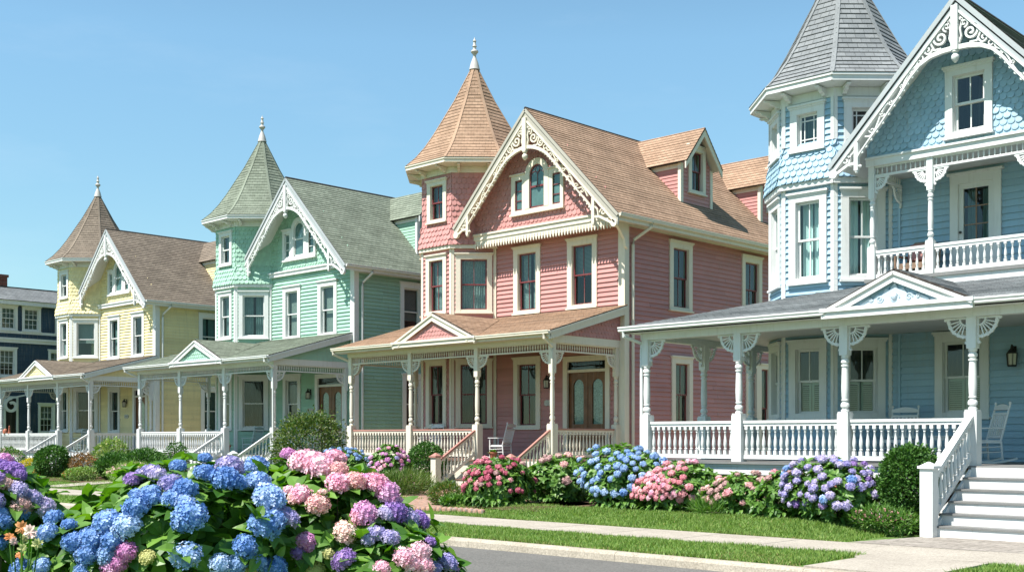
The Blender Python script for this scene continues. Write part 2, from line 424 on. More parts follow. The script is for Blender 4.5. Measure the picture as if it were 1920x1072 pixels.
    def lapped(s, fr, poly, row, lip, holes=(), mi=0, b0=0.0, jit=0.12, butt=True):
        bs = [p[1] for p in poly]; k = math.floor((min(bs)-b0)/row+1e-6)
        while b0+k*row < max(bs)-1e-6:
            r0, r1 = b0+k*row, b0+(k+1)*row; k += 1
            pc = clip(clip(poly, 1, r0, False), 1, r1, True)
            if len(pc) < 3: continue
            pieces = [pc]
            for h in holes:
                if h[2] < (r0+r1)/2 < h[3]:
                    nn = []
                    for q in pieces:
                        for z in (clip(q, 0, h[0], True), clip(q, 0, h[1], False)):
                            if len(z) >= 3: nn.append(z)
                    pieces = nn
            if butt:
                nn = []
                for q in pieces:
                    lo_, hi_ = min(z[0] for z in q), max(z[0] for z in q); a = lo_+random.uniform(.8, 4.0)
                    while a < hi_-.5:
                        l_ = clip(q, 0, a-.002, True)
                        if len(l_) >= 3: nn.append(l_)
                        q = clip(q, 0, a+.002, False); a += random.uniform(2.2, 4.6)
                    if len(q) >= 3: nn.append(q)
                pieces = nn
            for q in pieces:
                lp = lip*(1+random.uniform(-jit, jit))
                pts = [fr.p(a, b, .002+lp*(r1-b)/row) for a, b in q]; n = len(q)
                F = [tuple(range(n))]; U = [tuple(z) for z in q]
                for i in range(n):
                    j = (i+1) % n
                    if abs(q[i][1]-r0) < 1e-6 and abs(q[j][1]-r0) < 1e-6 and abs(q[i][0]-q[j][0]) > 1e-4:
                        m2 = len(pts); pts += [fr.p(q[i][0], r0, -.004), fr.p(q[j][0], r0, -.004)]; U += [(q[i][0], r0), (q[j][0], r0)]
                        F.append((i, m2, m2+1, j))
                s.add(pts, F, mi, uvs=U)
    def scallops(s, fr, poly, w, row, lip, holes=(), mi=0, mode='round', b0=None, curve=None, tol=.0):
        bs = [p[1] for p in poly]; as_ = [p[0] for p in poly]
        base = min(bs) if b0 is None else b0; r = 0
        while base+r*row < max(bs):
            b = base+r*row; a = min(as_)-w+(w/2 if r % 2 else 0)
            while a < max(as_)+w:
                if inside(poly, a, b+row*.55) and (inside(poly, a-w*.45+tol, b+row*.5) or inside(poly, a+w*.45-tol, b+row*.5)) and not any(h[0] < a < h[1] and h[2] < b+row*.4 < h[3] for h in holes):
                    hw = w/2-.004; sg = w*.42; N = 6
                    lp = lip*random.uniform(.75, 1.25); top = b+row*1.25
                    jb = random.uniform(-.004, .004)
                    pa = [(a-hw*math.cos(PI*i/N), b+jb+sg-sg*math.sin(PI*i/N)) for i in range(N+1)]
                    amin, amax = min(as_), max(as_)
                    pa = [(min(max(x, amin), amax), y) for x, y in pa]
                    P = [fr.p(x, y, lp*min(1, (top-y)/row)) for x, y in pa] + [fr.p(pa[-1][0], top, .002), fr.p(pa[0][0], top, .002)]
                    Q = [fr.p(x, y, 0) for x, y in pa]
                    F = [tuple(range(N+3))] + [(i, N+3+i, N+4+i, i+1) for i in range(N)]
                    s.add(P+Q, F, mi)
                a += w
            r += 1
    def build(s, name, mats, parent=None, smooth=None, loc=None):
        me = bpy.data.meshes.new(name)
        me.from_pydata(s.v, [], s.f)
        if isinstance(mats, str): mats = [mats]
        for m in mats: me.materials.append(MAT[m])
        if len(mats) > 1: me.polygons.foreach_set('material_index', s.m)
        if any(u is not None for u in s.uv):
            ul = me.uv_layers.new(name='UVMap'); dat = []
            for f, u in zip(s.f, s.uv):
                for i in range(len(f)): dat += list(u[i]) if u else [.13, .07]
            ul.data.foreach_set('uv', dat)
        if smooth:
            me.polygons.foreach_set('use_smooth', [True]*len(me.polygons))
            me.set_sharp_from_angle(angle=math.radians(smooth))
        me.update()
        o = bpy.data.objects.new(name, me); COL.objects.link(o)
        if parent: o.parent = parent
        if loc: o.location = loc
        return o

def tag(o, label=None, cat=None, group=None, kind=None):
    if label: o['label'] = label
    if cat: o['category'] = cat
    if group: o['group'] = group
    if kind: o['kind'] = kind
    return o
def empty(name, loc, rz=0, parent=None):
    o = bpy.data.objects.new(name, None); COL.objects.link(o); o.location = loc; o.rotation_euler = (0, 0, rz)
    o.empty_display_size = .2
    if parent: o.parent = parent
    return o
def copy_tree(o, parent=None):
    c = o.copy(); COL.objects.link(c); c.parent = parent
    for ch in list(o.children): copy_tree(ch, c)
    return c
def inst(name, me, parent, loc, rz=0, scale=None, rot=None):
    o = bpy.data.objects.new(name, me); COL.objects.link(o); o.parent = parent; o.location = loc
    o.rotation_euler = rot if rot else (0, 0, rz)
    if scale: o.scale = scale
    return o
# ------------------------------------------------------------------ building parts
T8 = math.tan(PI/8)
CAS = .20
def hole(w, cas=None):
    a0, a1, b0, b1 = w[:4]; cas = w[4] if cas is None and len(w) > 4 else (cas or CAS)
    return (a0+cas*.6, a1-cas*.6, b0-.02, b1-cas*.6)

def wavy(mb, fr, a0, a1, b0, b1, c, amp=.03, wl=.11, mi=0, gather=0.0):
    n = max(6, int((a1-a0)/wl*6)); P = []; F = []
    for i in range(n+1):
        t = i/n; a = a0+(a1-a0)*t
        cc = c + amp*math.sin(t*(a1-a0)/wl*2*PI)
        P += [fr.p(a, b0, cc), fr.p(a, b1, cc*1.0)]
    for i in range(n): F.append((2*i, 2*i+2, 2*i+3, 2*i+1))
    mb.add(P, F, mi)

def window(parent, fr, win, trim, sashm, style='2/2', curtain=None, cas=None, cap=True, name='window'):
    a0, a1, b0, b1 = win[:4]; cas = cas or (win[4] if len(win) > 4 else CAS)
    w = MB()
    ai0, ai1, bi0, bi1 = a0+cas, a1-cas, b0+.09, b1-cas
    T = .065
    w.fbox(fr, a0, ai0, b0, b1-cas, -.01, T); w.fbox(fr, ai1, a1, b0, b1-cas, -.01, T)
    w.fbox(fr, a0-.002, a1+.002, b1-cas, b1, -.01, T+.004)
    if cap:
        w.fbox(fr, a0-.045, a1+.045, b1, b1+.045, -.01, T+.055)
        w.fbox(fr, a0-.02, a1+.02, b1-.04, b1, -.005, T+.025)
    w.fbox(fr, ai0, ai1, b0, bi0, -.01, T-.006)
    # jambs
    w.fbox(fr, ai0-.02, ai0+.012, bi0, bi1, -.16, .02); w.fbox(fr, ai1-.012, ai1+.02, bi0, bi1, -.16, .02)
    w.fbox(fr, ai0+.012, ai1-.012, bi1-.012, bi1+.02, -.16, .02); w.fbox(fr, ai0+.012, ai1-.012, bi0-.02, bi0+.012, -.16, .02)
    wo = w.build(name, trim, parent)
    s = MB(); s.fbox(fr, a0-.03, a1+.03, b0-.05, b0, -.01, T+.05); s.build('sill', trim, wo)
    sa = MB(); pn = MB(); st = .05
    L, R = ai0+.012, ai1-.012; B, T2 = bi0+.012, bi1-.012; M = B+(T2-B)*.5
    if style in ('prairie', 'fixed'):
        parts = [(B, T2, -.06)]
    else: parts = [(M-.02, T2, -.05), (B, M+.02, -.09)]
    for (p, q, c) in parts:
        sa.fbox(fr, L, L+st, p, q, c-.02, c+.02); sa.fbox(fr, R-st, R, p, q, c-.02, c+.02)
        sa.fbox(fr, L+st, R-st, q-st*.9, q, c-.02, c+.02); sa.fbox(fr, L+st, R-st, p, p+st*.9, c-.02, c+.02)
        g = .012
        if style == '2/2': vs, hs = [.5], []
        elif style == '6/6': vs, hs = [1/3, 2/3], [.5]
        elif style == 'prairie': vs, hs = [.2, .8], [.2, .8]
        elif style == '2/1' and c > -.06: vs, hs = [.5], []
        else: vs, hs = [], []
        for f in vs: a = L+st+(R-L-2*st)*f; sa.fbox(fr, a-g, a+g, p+st*.9, q-st*.9, c-.012, c+.012)
        for f in hs: b = p+(q-p)*f; sa.fbox(fr, L+st, R-st, b-g, b+g, c-.011, c+.011)
        pn.face(fr, [(L+st*.5, p+st*.5), (R-st*.5, p+st*.5), (R-st*.5, q-st*.5), (L+st*.5, q-st*.5)], c)
    sa.build('sash', sashm, wo); pn.build('pane', 'window_glass', wo)
    cw = R-L
    if curtain:
        k = MB()
        if curtain in ('sheer', 'dark', 'lace', 'dim'):
            e = random.uniform(.40, .50)
            wavy(k, fr, L, L+cw*e, B, T2, -.24, .022, .085); wavy(k, fr, R-cw*e, R, B, T2, -.24, .022, .085)
            k.build('curtain', {'sheer': 'curtain_cloth', 'dark': 'dark_curtain', 'lace': 'lace', 'dim': 'dim_curtain'}[curtain], wo, smooth=60)
        elif curtain in ('blind', 'halfblind'):
            top = T2; bot = B if curtain == 'blind' else B+(T2-B)*random.uniform(.3, .5); z = bot
            while z < top:
                k.add([fr.p(L, z, -.19), fr.p(R, z, -.19), fr.p(R, z+.035, -.215), fr.p(L, z+.035, -.215)], [(0, 1, 2, 3)]); z += .042
            k.build('blind', 'blind_slats', wo)
        elif curtain == 'shutter':
            top = M-.02
            for (x0, x1) in ((L, L+cw*.5-.01), (L+cw*.5+.01, R)):
                k.fbox(fr, x0, x0+.05, B, top, -.17, -.14); k.fbox(fr, x1-.05, x1, B, top, -.17, -.14)
                k.fbox(fr, x0+.05, x1-.05, top-.06, top, -.17, -.14); k.fbox(fr, x0+.05, x1-.05, B, B+.06, -.17, -.14)
                z = B+.07
                while z < top-.08:
                    k.add([fr.p(x0+.05, z, -.14), fr.p(x1-.05, z, -.14), fr.p(x1-.05, z+.035, -.17), fr.p(x0+.05, z+.035, -.17)], [(0, 1, 2, 3)]); z += .045
            k.build('shutter', 'shutter_paint', wo)
    return wo

POSTPROF = [(0,.82),(.015,.92),(.03,.92),(.045,.66),(.065,.70),(.085,.96),(.12,1.0),(.15,.84),(.17,.64),(.19,.64),(.195,.84),(.215,.84),(.22,.70),(.26,.78),(.42,.86),(.60,.80),(.80,.70),(.805,.88),(.83,.88),(.835,.68),(.86,.68),(.87,.92),(.905,.96),(.93,.78),(.945,.66),(.96,.88),(1,.9)]
BALPROF = [(0,.9),(.16,.9),(.17,.6),(.20,.95),(.23,.6),(.27,.75),(.36,1.0),(.48,.9),(.62,.62),(.76,.46),(.79,.75),(.81,.5),(.84,.85),(.86,.9),(1,.9)]
def bracket_mb(fr, s, t=.045):
    b = MB(); h = t/2
    b.fbox(fr, 0, s*1.12, -.035, 0, -h, h); b.fbox(fr, 0, .03, -s*1.25, -.035, -h, h)
    arc = [(.03+(s-.03)*math.cos(PI/2*i/10)*.96, -.03-(s-.03)*math.sin(PI/2*i/10)*.96) for i in range(11)]
    b.ribbon(fr, arc, .045, -h*.9, h*.9)
    hub = [(.03+s*.30*math.cos(PI/2*i/6), -.035-s*.30*math.sin(PI/2*i/6)) for i in range(7)]
    b.ribbon(fr, hub, .03, -h*.7, h*.7)
    for i in range(1, 6):
        t2 = PI/2*i/6
        b.ribbon(fr, [(.03+s*.28*math.cos(t2), -.035-s*.28*math.sin(t2)), (.03+s*.95*math.cos(t2), -.03-s*.95*math.sin(t2))], .022, -h*.6, h*.6)
    for i in range(1, 10, 2):                                     # scalloped outer edge
        a, c = arc[i]; b.prism(fr, [(a+.035*math.cos(2*PI*k/8), c+.035*math.sin(2*PI*k/8)) for k in range(8)], -h*.8, h*.8)
    b.prism(fr, [(s*1.1+.03*math.cos(2*PI*k/8), -.03+.03*math.sin(2*PI*k/8)) for k in range(8)], -h*.85, h*.85)
    b.prism(fr, [(.03+.028*math.cos(2*PI*k/8), -s*1.25+.028*math.sin(2*PI*k/8)) for k in range(8)], -h*.85, h*.85)
    return b

def porch_post(parent, x, y, z0, zt, zb, z1, w, trim, dirs=((1,0),(-1,0)), bs=.40, bz=None, name='porch_post', base=1.22):
    p = MB(); h = w/2; hb = h*base
    p.box((x-hb, y-hb, z0), (x+hb, y+hb, zt-.02)); p.box((x-hb*.92, y-hb*.92, zt-.02), (x+hb*.92, y+hb*.92, zt+.015))
    L = zb-zt-.015
    p.lathe([(h*r*1.02, zt+.015+L*f) for f, r in POSTPROF], (x, y, 0), 14)
    p.box((x-h*.98, y-h*.98, zb), (x+h*.98, y+h*.98, zb+.03)); p.box((x-h, y-h, zb+.03), (x+h, y+h, z1))
    po = p.build(name, trim, parent, smooth=40)
    for dx, dy in dirs:
        bb = bracket_mb(Fr((x+dx*h, y+dy*h, (bz or z1)-.003), (dx, dy, 0), (0, 0, 1)), bs)
        bb.build('bracket', trim, po)
    return po

BALME = {}
def balustrade(parent, p0, p1, hgt, trim, capm=None, sp=.135, low=.09, r=.034, name='balustrade', wid=.085, rail=.055):
    """p0, p1: floor points of the two ends (sloped for stairs)"""
    p0, p1 = V(p0), V(p1); up = V((0, 0, 1)); L = (p1-p0).length
    m = MB(); m.bar(p0+up*(low+.03), p1+up*(low+.03), .06, .085)
    o = m.build(name, trim, parent)
    t = MB(); t.bar(p0+up*(hgt-rail-.03), p1+up*(hgt-rail-.03), wid*.62, .06); t.build('lower_handrail', trim, o)
    t = MB(); t.bar(p0+up*(hgt-.03), p1+up*(hgt-.03), wid, .055); t.build('handrail', capm or trim, o)
    slope = abs((p1-p0).z)/max((p1-p0).xy.length, .01)
    ex = slope*r*.9
    bh = hgt-rail-.06-(low+.0725)+ex*2
    key = (round(bh, 3), r, trim)
    if key not in BALME:
        b = MB(); q = r*.9; pr = BALPROF
        b.box((-q, -q, 0), (q, q, bh*.15)); b.box((-q, -q, bh*.88), (q, q, bh))
        b.lathe([(r*rr*1.02, bh*f) for f, rr in pr if .15 <= f <= .88], (0, 0, 0), 8)
        tmp = b.build('baluster', trim, None, smooth=40); BALME[key] = tmp.data; bpy.data.objects.remove(tmp)
    n = max(1, int((p1-p0).xy.length/sp))
    for i in range(n):
        f = (i+.5)/n
        inst('baluster', BALME[key], o, p0.lerp(p1, f)+up*(low+.0725-ex))
    return o

def spindle_frieze(parent, p0, p1, zt, zb, trim, sp=.105, r=.022, name='spindle_frieze'):
    p0, p1 = V((p0[0], p0[1], 0)), V((p1[0], p1[1], 0)); m = MB(); up = V((0, 0, 1))
    m.bar(p0+up*(zb+.022), p1+up*(zb+.022), .06, .044); m.bar(p0+up*(zt-.016), p1+up*(zt-.016), .06, .032)
    L = (p1-p0).length; n = max(2, int(L/sp)); h = zt-zb-.076
    for i in range(n):
        q = p0.lerp(p1, (i+.5)/n)+up*(zb+.044)
        m.lathe([(r*.55, 0), (r*.55, h*.2), (r*1.05, h*.38), (r*.75, h*.5), (r*1.05, h*.62), (r*.55, h*.8), (r*.55, h)], q, 6)
    return m.build(name, trim, parent, smooth=50)

def spiral(cx, cy, r0, turns, start, sgn=1, n=26, rmin=.12):
    out = []
    for i in range(n+1):
        t = i/n; r = r0*(1-t*(1-rmin)); th = start+sgn*turns*2*PI*t
        out.append((cx+r*math.cos(th), cy+r*math.sin(th)))
    return out

def bargeboard(parent, fr, slope, half_l, half_r, trim, sc=1.0, curve=None, fascia=.36, c0=-.05, c1=.02, drop=1.45):
    """fr origin at the outer apex, u = right, v = up. One sawn board per rake + king post with drop."""
    if curve is None:
        curve = [(0,-1.30),(.2,-1.315),(.4,-1.36),(.63,-1.45),(.85,-1.57),(1.06,-1.75),(1.25,-1.95),(1.44,-2.17),(1.75,-2.50),(2.04,-2.81),(2.48,-3.26),(2.72,-3.52),(2.84,-3.70),(2.9,-3.85)]
    curve = [(a*sc, b*sc) for a, b in curve]
    for sg, half in ((-1, half_l), (1, half_r)):
        b = MB()
        F = Fr(fr.o, fr.u*sg, fr.v)                 # mirrored frame (n flips)
        k0, k1 = (c0, c1) if sg > 0 else (-c1, -c0)
        lim = half-.62*sc
        cv = [p for p in curve if p[0] <= lim+.01]
        # shift the tail of the curve for shorter rakes
        inner = lambda a: -fascia-slope*a
        b.ribbon(F, [(.06, inner(.06)-.03), (half-.1, inner(half-.1)-.03)], .05*sc, k0-.012, k1+.02)  # moulding under the rake
        b.ribbon(F, cv, [max(.035, .115-.085*min(1, max(0, (p[0]-.5*sc)/(1.1*sc))))*sc for p in cv], k0-.006, k1+.012)                                                       # lower arch strip
        kk = k0+.008, k1-.004
        # scrollwork in the spandrel near the apex
        def sc_ring(a, d, r, w=.035): b.ribbon(F, [(a+r*math.cos(2*PI*i/14), d+r*math.sin(2*PI*i/14)) for i in range(14)], w, *kk, closed=True)
        b.ribbon(F, spiral(.38*sc, -1.04*sc, .20*sc, 1.6, PI/2, -1), .05*sc, *kk)
        b.ribbon(F, spiral(.22*sc, -.80*sc, .11*sc, 1.2, -PI/2, 1, 16), .038*sc, *kk)
        b.ribbon(F, spiral(.70*sc, -1.26*sc, .12*sc, 1.3, PI, 1, 18), .04*sc, *kk)
        b.ribbon(F, [(.10*sc, -.55*sc), (.17*sc, -.72*sc), (.12*sc, -.92*sc), (.15*sc, -1.1*sc), (.09*sc, -1.25*sc)], .04*sc, *kk)
        b.ribbon(F, [(.56*sc, -1.0*sc), (.62*sc, -1.12*sc), (.54*sc, -1.3*sc), (.36*sc, -1.30*sc)], .045*sc, *kk)
        b.ribbon(F, [(.45*sc, -.84*sc), (.58*sc, -.98*sc), (.78*sc, -1.15*sc), (.92*sc, -1.36*sc), (1.0*sc, -1.58*sc)], .04*sc, *kk)
        sc_ring(.15*sc, -.645*sc, .05*sc, .03*sc); sc_ring(.88*sc, -1.43*sc, .06*sc, .03*sc)
        # undulating vine with rings along the rake
        a = 1.0*sc; end = cv[-1][0]-.22*sc; ph = 0; vine = []
        while a < end:
            lo = None
            for (x0, y0), (x1, y1) in zip(cv, cv[1:]):
                if x0 <= a <= x1: lo = y0+(y1-y0)*(a-x0)/(x1-x0)
            if lo is None: break
            hi = inner(a)-.06; mid = (hi+lo)/2; am = max(.02, (hi-lo)*.40)
            vine.append((a, mid+am*math.sin(ph)))
            a += .045*sc; ph += .42
        if len(vine) > 3: b.ribbon(F, vine, .036*sc, *kk)
        a = 1.12*sc; i = 0
        while a < end:
            lo = None
            for (x0, y0), (x1, y1) in zip(cv, cv[1:]):
                if x0 <= a <= x1: lo = y0+(y1-y0)*(a-x0)/(x1-x0)
            if lo is None: break
            hi = inner(a)-.05; r = max(.028, min(.07, (hi-lo)*.30))*sc
            b.ribbon(F, spiral(a, (hi+lo)/2+(.25 if i % 2 else -.2)*(hi-lo)*.4, r*1.15, 1.1, PI*(i % 2), 1 if i % 2 else -1, 14), .024*sc, *kk); a += .27*sc; i += 1
        # scalloped lower edge
        for i in range(3, len(cv)-2):
            (x0, y0), (x1, y1) = cv[i], cv[i+1]
            for t in (.25, .75):
                x, y = x0+(x1-x0)*t, y0+(y1-y0)*t-.045*sc
                b.prism(F, [(x+.04*sc*math.cos(2*PI*k/8), y+.04*sc*math.sin(2*PI*k/8)) for k in range(8)], kk[0], kk[1])
        # foot: vertical post, quarter scroll and ball
        ex, ey = cv[-1]
        top = inner(ex)-.04
        b.fbox(F, ex-.055*sc, ex+.055*sc, ey-.30*sc, top, k0-.008, k1+.014)
        tip = half-.16*sc
        b.ribbon(F, [(ex+.05, ey-.10*sc), (ex+.25*sc, ey-.12*sc), (tip-.05, min(ey-.16*sc, inner(tip)-.10*sc))], .07*sc, *kk)
        q = inner((ex+tip)/2)
        b.ribbon(F, spiral((ex+tip)/2-.02, (q+ey)/2-.06*sc, .13*sc, 1.25, PI, -1, 18), .04*sc, *kk)
        b.ribbon(F, [(ex+.05*sc, ey+.22*sc), (ex+.16*sc, ey+.12*sc), (ex+.2*sc, ey-.08*sc)], .04*sc, *kk)
        cx, cy = tip+.02*sc, inner(tip)-.10*sc
        b.prism(F, [(cx+.12*sc*math.cos(2*PI*k/14), cy+.12*sc*math.sin(2*PI*k/14)) for k in range(14)], k0-.01, k1+.02)
        sc_ring(cx, cy, .07*sc, .025*sc) if False else None
        for dx, dy in ((0, -.33), (.16, -.14), (-.1, -.2)):
            pt = F.p(ex+dx*sc, ey+dy*sc, (k0+k1)/2); b.lathe([(.001, -.05*sc), (.04*sc, -.03*sc), (.052*sc, 0), (.04*sc, .03*sc), (.001, .05*sc)], pt, 8)
        b.build('bargeboard', trim, parent, smooth=30)
    k = MB()
    k.fbox(fr, -.085*sc, .085*sc, -1.42*sc, -fascia+.02, c0-.02, c1+.05)
    k.build('king_post', trim, parent)
    k = MB(); o = fr.p(0, -1.42*sc, (c0+c1)/2+.015)
    k.lathe([(.085*sc, 0), (.085*sc, -.04*sc), (.05*sc, -.06*sc), (.05*sc, -.09*sc), (.09*sc, -.13*sc), (.10*sc, -.19*sc), (.07*sc, -.25*sc), (.015*sc, -.31*sc)][::-1], o, 12)
    k.build('pendant', trim, parent, smooth=50)

def slab_roof(parent, fr, poly, mat, thick=.10, row=.15, lip=.014, soffit=None, name='roof', edge=True):
    m = MB()
    m.lapped(fr, poly, row, lip, mi=0, jit=.3, butt=False)
    n = len(poly)
    P = [fr.p(a, b, .001) for a, b in poly]+[fr.p(a, b, -thick*.35) for a, b in poly]
    m.add(P, [(i, n+i, n+(i+1) % n, (i+1) % n) for i in range(n)], 1)
    m.prism(fr, poly, -thick, -thick*.35, 2)
    return m.build(name, [mat, 'dark_edge', soffit or 'white_trim'], parent)

def gutter(parent, p0, p1, out, trim, size=.13, name='gutter'):
    p0, p1, out = V(p0), V(p1), V(out).normalized(); d = (p1-p0)
    prof = [(0, 0), (.0, -.9), (.55, -.95), (.85, -.75), (.85, -.45), (1.0, -.25), (1.0, 0), (.9, 0), (.9, -.2), (.1, -.2), (.1, 0)]
    m = MB(); n = len(prof)
    P = [p0+out*(a*size)+V((0, 0, b*size)) for a, b in prof]+[p1+out*(a*size)+V((0, 0, b*size)) for a, b in prof]
    m.add(P, [(i, n+i, n+(i+1) % n, (i+1) % n) for i in range(n)]+[tuple(range(n)), tuple(range(n, 2*n))[::-1]])
    return m.build(name, trim, parent)

def face_frames(cx, cy, a, z0):
    out = []
    for k in range(8):
        th = -PI/2+k*PI/4                      # 0: front (-y), 1: (+,-), 2: +x, ... 7: (-,-)
        n = V((math.cos(th), math.sin(th), 0)); u = V((-n.y, n.x, 0))
        out.append(Fr(V((cx, cy, z0))+n*a-u*(a*T8), u, (0, 0, 1)))
    return out

def tower(parent, cx, cy, a, z0, zbelt, zskirt, zwall, zeave, a_e, apex, fin, wallm, roofm, trim, sashm, scaled, wins, style, mode, rowc=.15, sw=.18, srow=.19, brn=2, crow=.16):
    """wins: {face: [(a0,a1,b0,b1,curtain,style), ...]} in face coordinates, z absolute"""
    side = 2*a*T8
    FF = face_frames(cx, cy, a, 0)
    w = MB()
    for k in range(8):
        F = FF[k]; hs = [hole(x[:4], .17) for x in wins.get(k, [])]
        w.lapped(F, [(0, z0), (side, z0), (side, zbelt), (0, zbelt)], rowc, .040, hs, b0=z0)
        w.face(F, [(0, zbelt), (side, zbelt), (side, zskirt), (0, zskirt)])
        # flared skirt
        fl = .16; sk = zskirt+.85
        lo = a+fl; s2 = 2*lo*T8
        nv = FF[k].n
        bot = V((cx, cy, zskirt))+nv*lo-F.u*(lo*T8); topc = V((cx, cy, sk))+nv*a-F.u*(a*T8)
        vdir = (topc+F.u*(a*T8))-(bot+F.u*(lo*T8)); Ls = vdir.length
        FS = Fr(bot, F.u, vdir)
        poly = [(0, 0), (s2, 0), (s2/2+side/2, Ls), (s2/2-side/2, Ls)]
        w.face(FS, poly); w.scallops(FS, poly, s2/round(s2/sw), srow, .030, b0=0)
        up = [(0, sk), (side, sk), (side, zwall), (0, zwall)]
        hh = []
        for (h0, h1, h2, h3) in hs: hh.append((h0, h1, h2, h3))
        if scaled:
            # solid backing split round openings
            pcs = [up]
            for h in hh:
                if h[3] < sk: continue
                nn = []
                for q in pcs:
                    l = clip(q, 0, h[0], True); r_ = clip(q, 0, h[1], False); mid = clip(clip(q, 0, h[0], False), 0, h[1], True)
                    for z in (l, r_, clip(mid, 1, h[2], True) if len(mid) > 2 else [], clip(mid, 1, h[3], False) if len(mid) > 2 else []):
                        if len(z) > 2: nn.append(z)
                pcs = nn
            for q in pcs: w.face(F, q)
            w.scallops(F, up, side/round(side/sw), srow, .028, hh, b0=sk-srow*.2)
        else:
            w.lapped(F, up, rowc, .040, hh, b0=sk)
    to = w.build('tower', wallm, parent)
    t = MB()
    for k in range(8):
        F = FF[k]
        for (p, q) in ((z0, zbelt),) + (() if scaled else ((zskirt+.85, zwall),)):     # corner boards
            cw = .085 if scaled else .062
            t.fbox(F, -.01, cw, p, q, -.01, .045); t.fbox(F, side-cw, side+.01, p, q, -.01, .045)
        F2 = face_frames(cx, cy, a+.10, 0)[k]; s2 = 2*(a+.10)*T8
        t.fbox(F2, 0, s2, zbelt, zskirt, -.12, .03)
    t.build('corner_trim', trim, to)
    c = MB()
    zf = zeave-.17
    for k in range(8):
        F = FF[k]
        c.fbox(F, -.02, side+.02, zwall, zf-.04, -.05, .05)                               # frieze board
        Fe = face_frames(cx, cy, a_e, 0)[k]; se = 2*a_e*T8
        c.fbox(Fe, 0, se, zf, zeave-.01, -.05, .012)
        c.fbox(Fe, -.012, se+.012, zeave-.06, zeave-.008, -.02, .04)
        c.add([Fe.p(0, zf, -.05), Fe.p(se, zf, -.05), F.p(side, zf-.04, 0), F.p(0, zf-.04, 0)], [(3, 2, 1, 0)])
    co = c.build('cornice', trim, to)
    hb = min(.34, zf-.06-zwall)
    br = MB(); pr = [(0, 0), (.09, .02), (.12, .10), (.22, .16), (.25, .25), (.36, .28), (.38, .34), (0, .34)]
    sx, sy = (a_e-a)*.9/.38, hb/.34
    BF = Fr((0, 0, 0), (1, 0, 0), (0, 0, 1))
    br.prism(BF, [(x*sx, y*sy) for x, y in pr], -.045, .045)
    tmp = br.build('bracket', trim, None); bme = tmp.data; bpy.data.objects.remove(tmp)
    for k in (6, 7, 0, 1, 2):
        F = FF[k]
        for i in range(brn):
            q = F.p(side*(i+.5)/brn if brn > 2 else side*(.16+.68*i), zf-.04-hb, .03)
            inst('bracket', bme, co, q, rz=math.atan2(F.n.y, F.n.x))
    # bell-cast roof
    hgt = apex-zeave
    prof = [(a_e, 0), (a_e*.86, hgt*.085), (a_e*.73, hgt*.19), (a_e*.60, hgt*.32), (a_e*.30, hgt*.66), (.10, hgt)]
    r = MB()
    for k in range(8):
        n = FF[k].n; u = FF[k].u; vv = 0
        for (r0, h0), (r1, h1) in zip(prof, prof[1:]):
            b = V((cx, cy, zeave+h0))+n*r0-u*(r0*T8); tp = V((cx, cy, zeave+h1))+n*r1
            vd = tp-(b+u*(r0*T8)); L = vd.length; fr = Fr(b, u, vd); s0, s1 = r0*2*T8, r1*2*T8
            # keep courses continuous in v
            fr2 = Fr(fr.p(0, -vv), u, vd)
            r.lapped(fr2, [(0, vv), (s0, vv), (s0/2+s1/2, vv+L), (s0/2-s1/2, vv+L)], crow, .016, b0=0, jit=.3, butt=False)
            vv += L
        # hip caps
        for (r0, h0), (r1, h1) in zip(prof, prof[1:]):
            e0 = V((cx, cy, zeave+h0+.012))+n*r0+u*(r0*T8); e1 = V((cx, cy, zeave+h1+.012))+n*r1+u*(r1*T8)
            nn = (n+FF[(k+1) % 8].n).normalized()
            r.bar(e0, e1, .10, .016, up=nn+V((0, 0, .6)))
        Fe = face_frames(cx, cy, a_e, 0)[k]; se = 2*a_e*T8
        r.add([Fe.p(0, zeave-.008, .05), Fe.p(se, zeave-.008, .05), Fe.p(se, zeave+.004, 0), Fe.p(0, zeave+.004, 0)], [(0, 1, 2, 3)], 1)
        r.add([Fe.p(0, zeave-.009, .05), Fe.p(se, zeave-.009, .05), Fe.p(se, zeave-.009, -.1), Fe.p(0, zeave-.009, -.1)], [(3, 2, 1, 0)], 1)
    r.build('tower_roof', [roofm, 'dark_edge'], to)
    if fin:
        h = fin-apex; f = MB()
        f.lathe([(.20, -.06), (.14, h*.16), (.08, h*.30), (.055, h*.36), (.055, h*.42), (.085, h*.46), (.14, h*.52), (.13, h*.56), (.065, h*.60), (.055, h*.66), (.085, h*.70), (.06, h*.74), (.045, h*.84), (.07, h*.87), (.05, h*.90), (.02, h*.95), (.006, h)], (cx, cy, apex), 12)
        f.build('finial', 'finial_metal', to, smooth=40)
    for k, ws in wins.items():
        for x in ws: window(parent, FF[k], x[:4]+(x[6] if len(x) > 6 else .17,), trim, sashm, x[5], x[4])
    return to

def lantern(parent, fr, b, trim='black_metal'):
    m = MB()
    m.fbox(fr, -.04, .04, b-.02, b+.22, 0, .02)
    m.tube([fr.p(0, b+.16, .01), fr.p(0, b+.22, .08), fr.p(0, b+.20, .14)], .012, 6)
    c = fr.p(0, 0, .14)
    m.lathe([(.085, b-.20), (.10, b-.18), (.10, b-.165)], c, 6); m.lathe([(.115, b+.06), (.09, b+.10), (.035, b+.17), (.03, b+.20), (.01, b+.25)], c, 6)
    for i in range(6):
        t = 2*PI*i/6; d = V((math.cos(t), math.sin(t), 0))
        m.bar(c+d*.09+V((0, 0, b-.17)), c+d*.108+V((0, 0, b+.07)), .012, .012)
    o = m.build('wall_lantern', trim, parent)
    g = MB(); g.lathe([(.08, b-.165), (.095, b+.06)], c, 6); g.build('lantern_glass', 'lamp_glass', o)
    return o

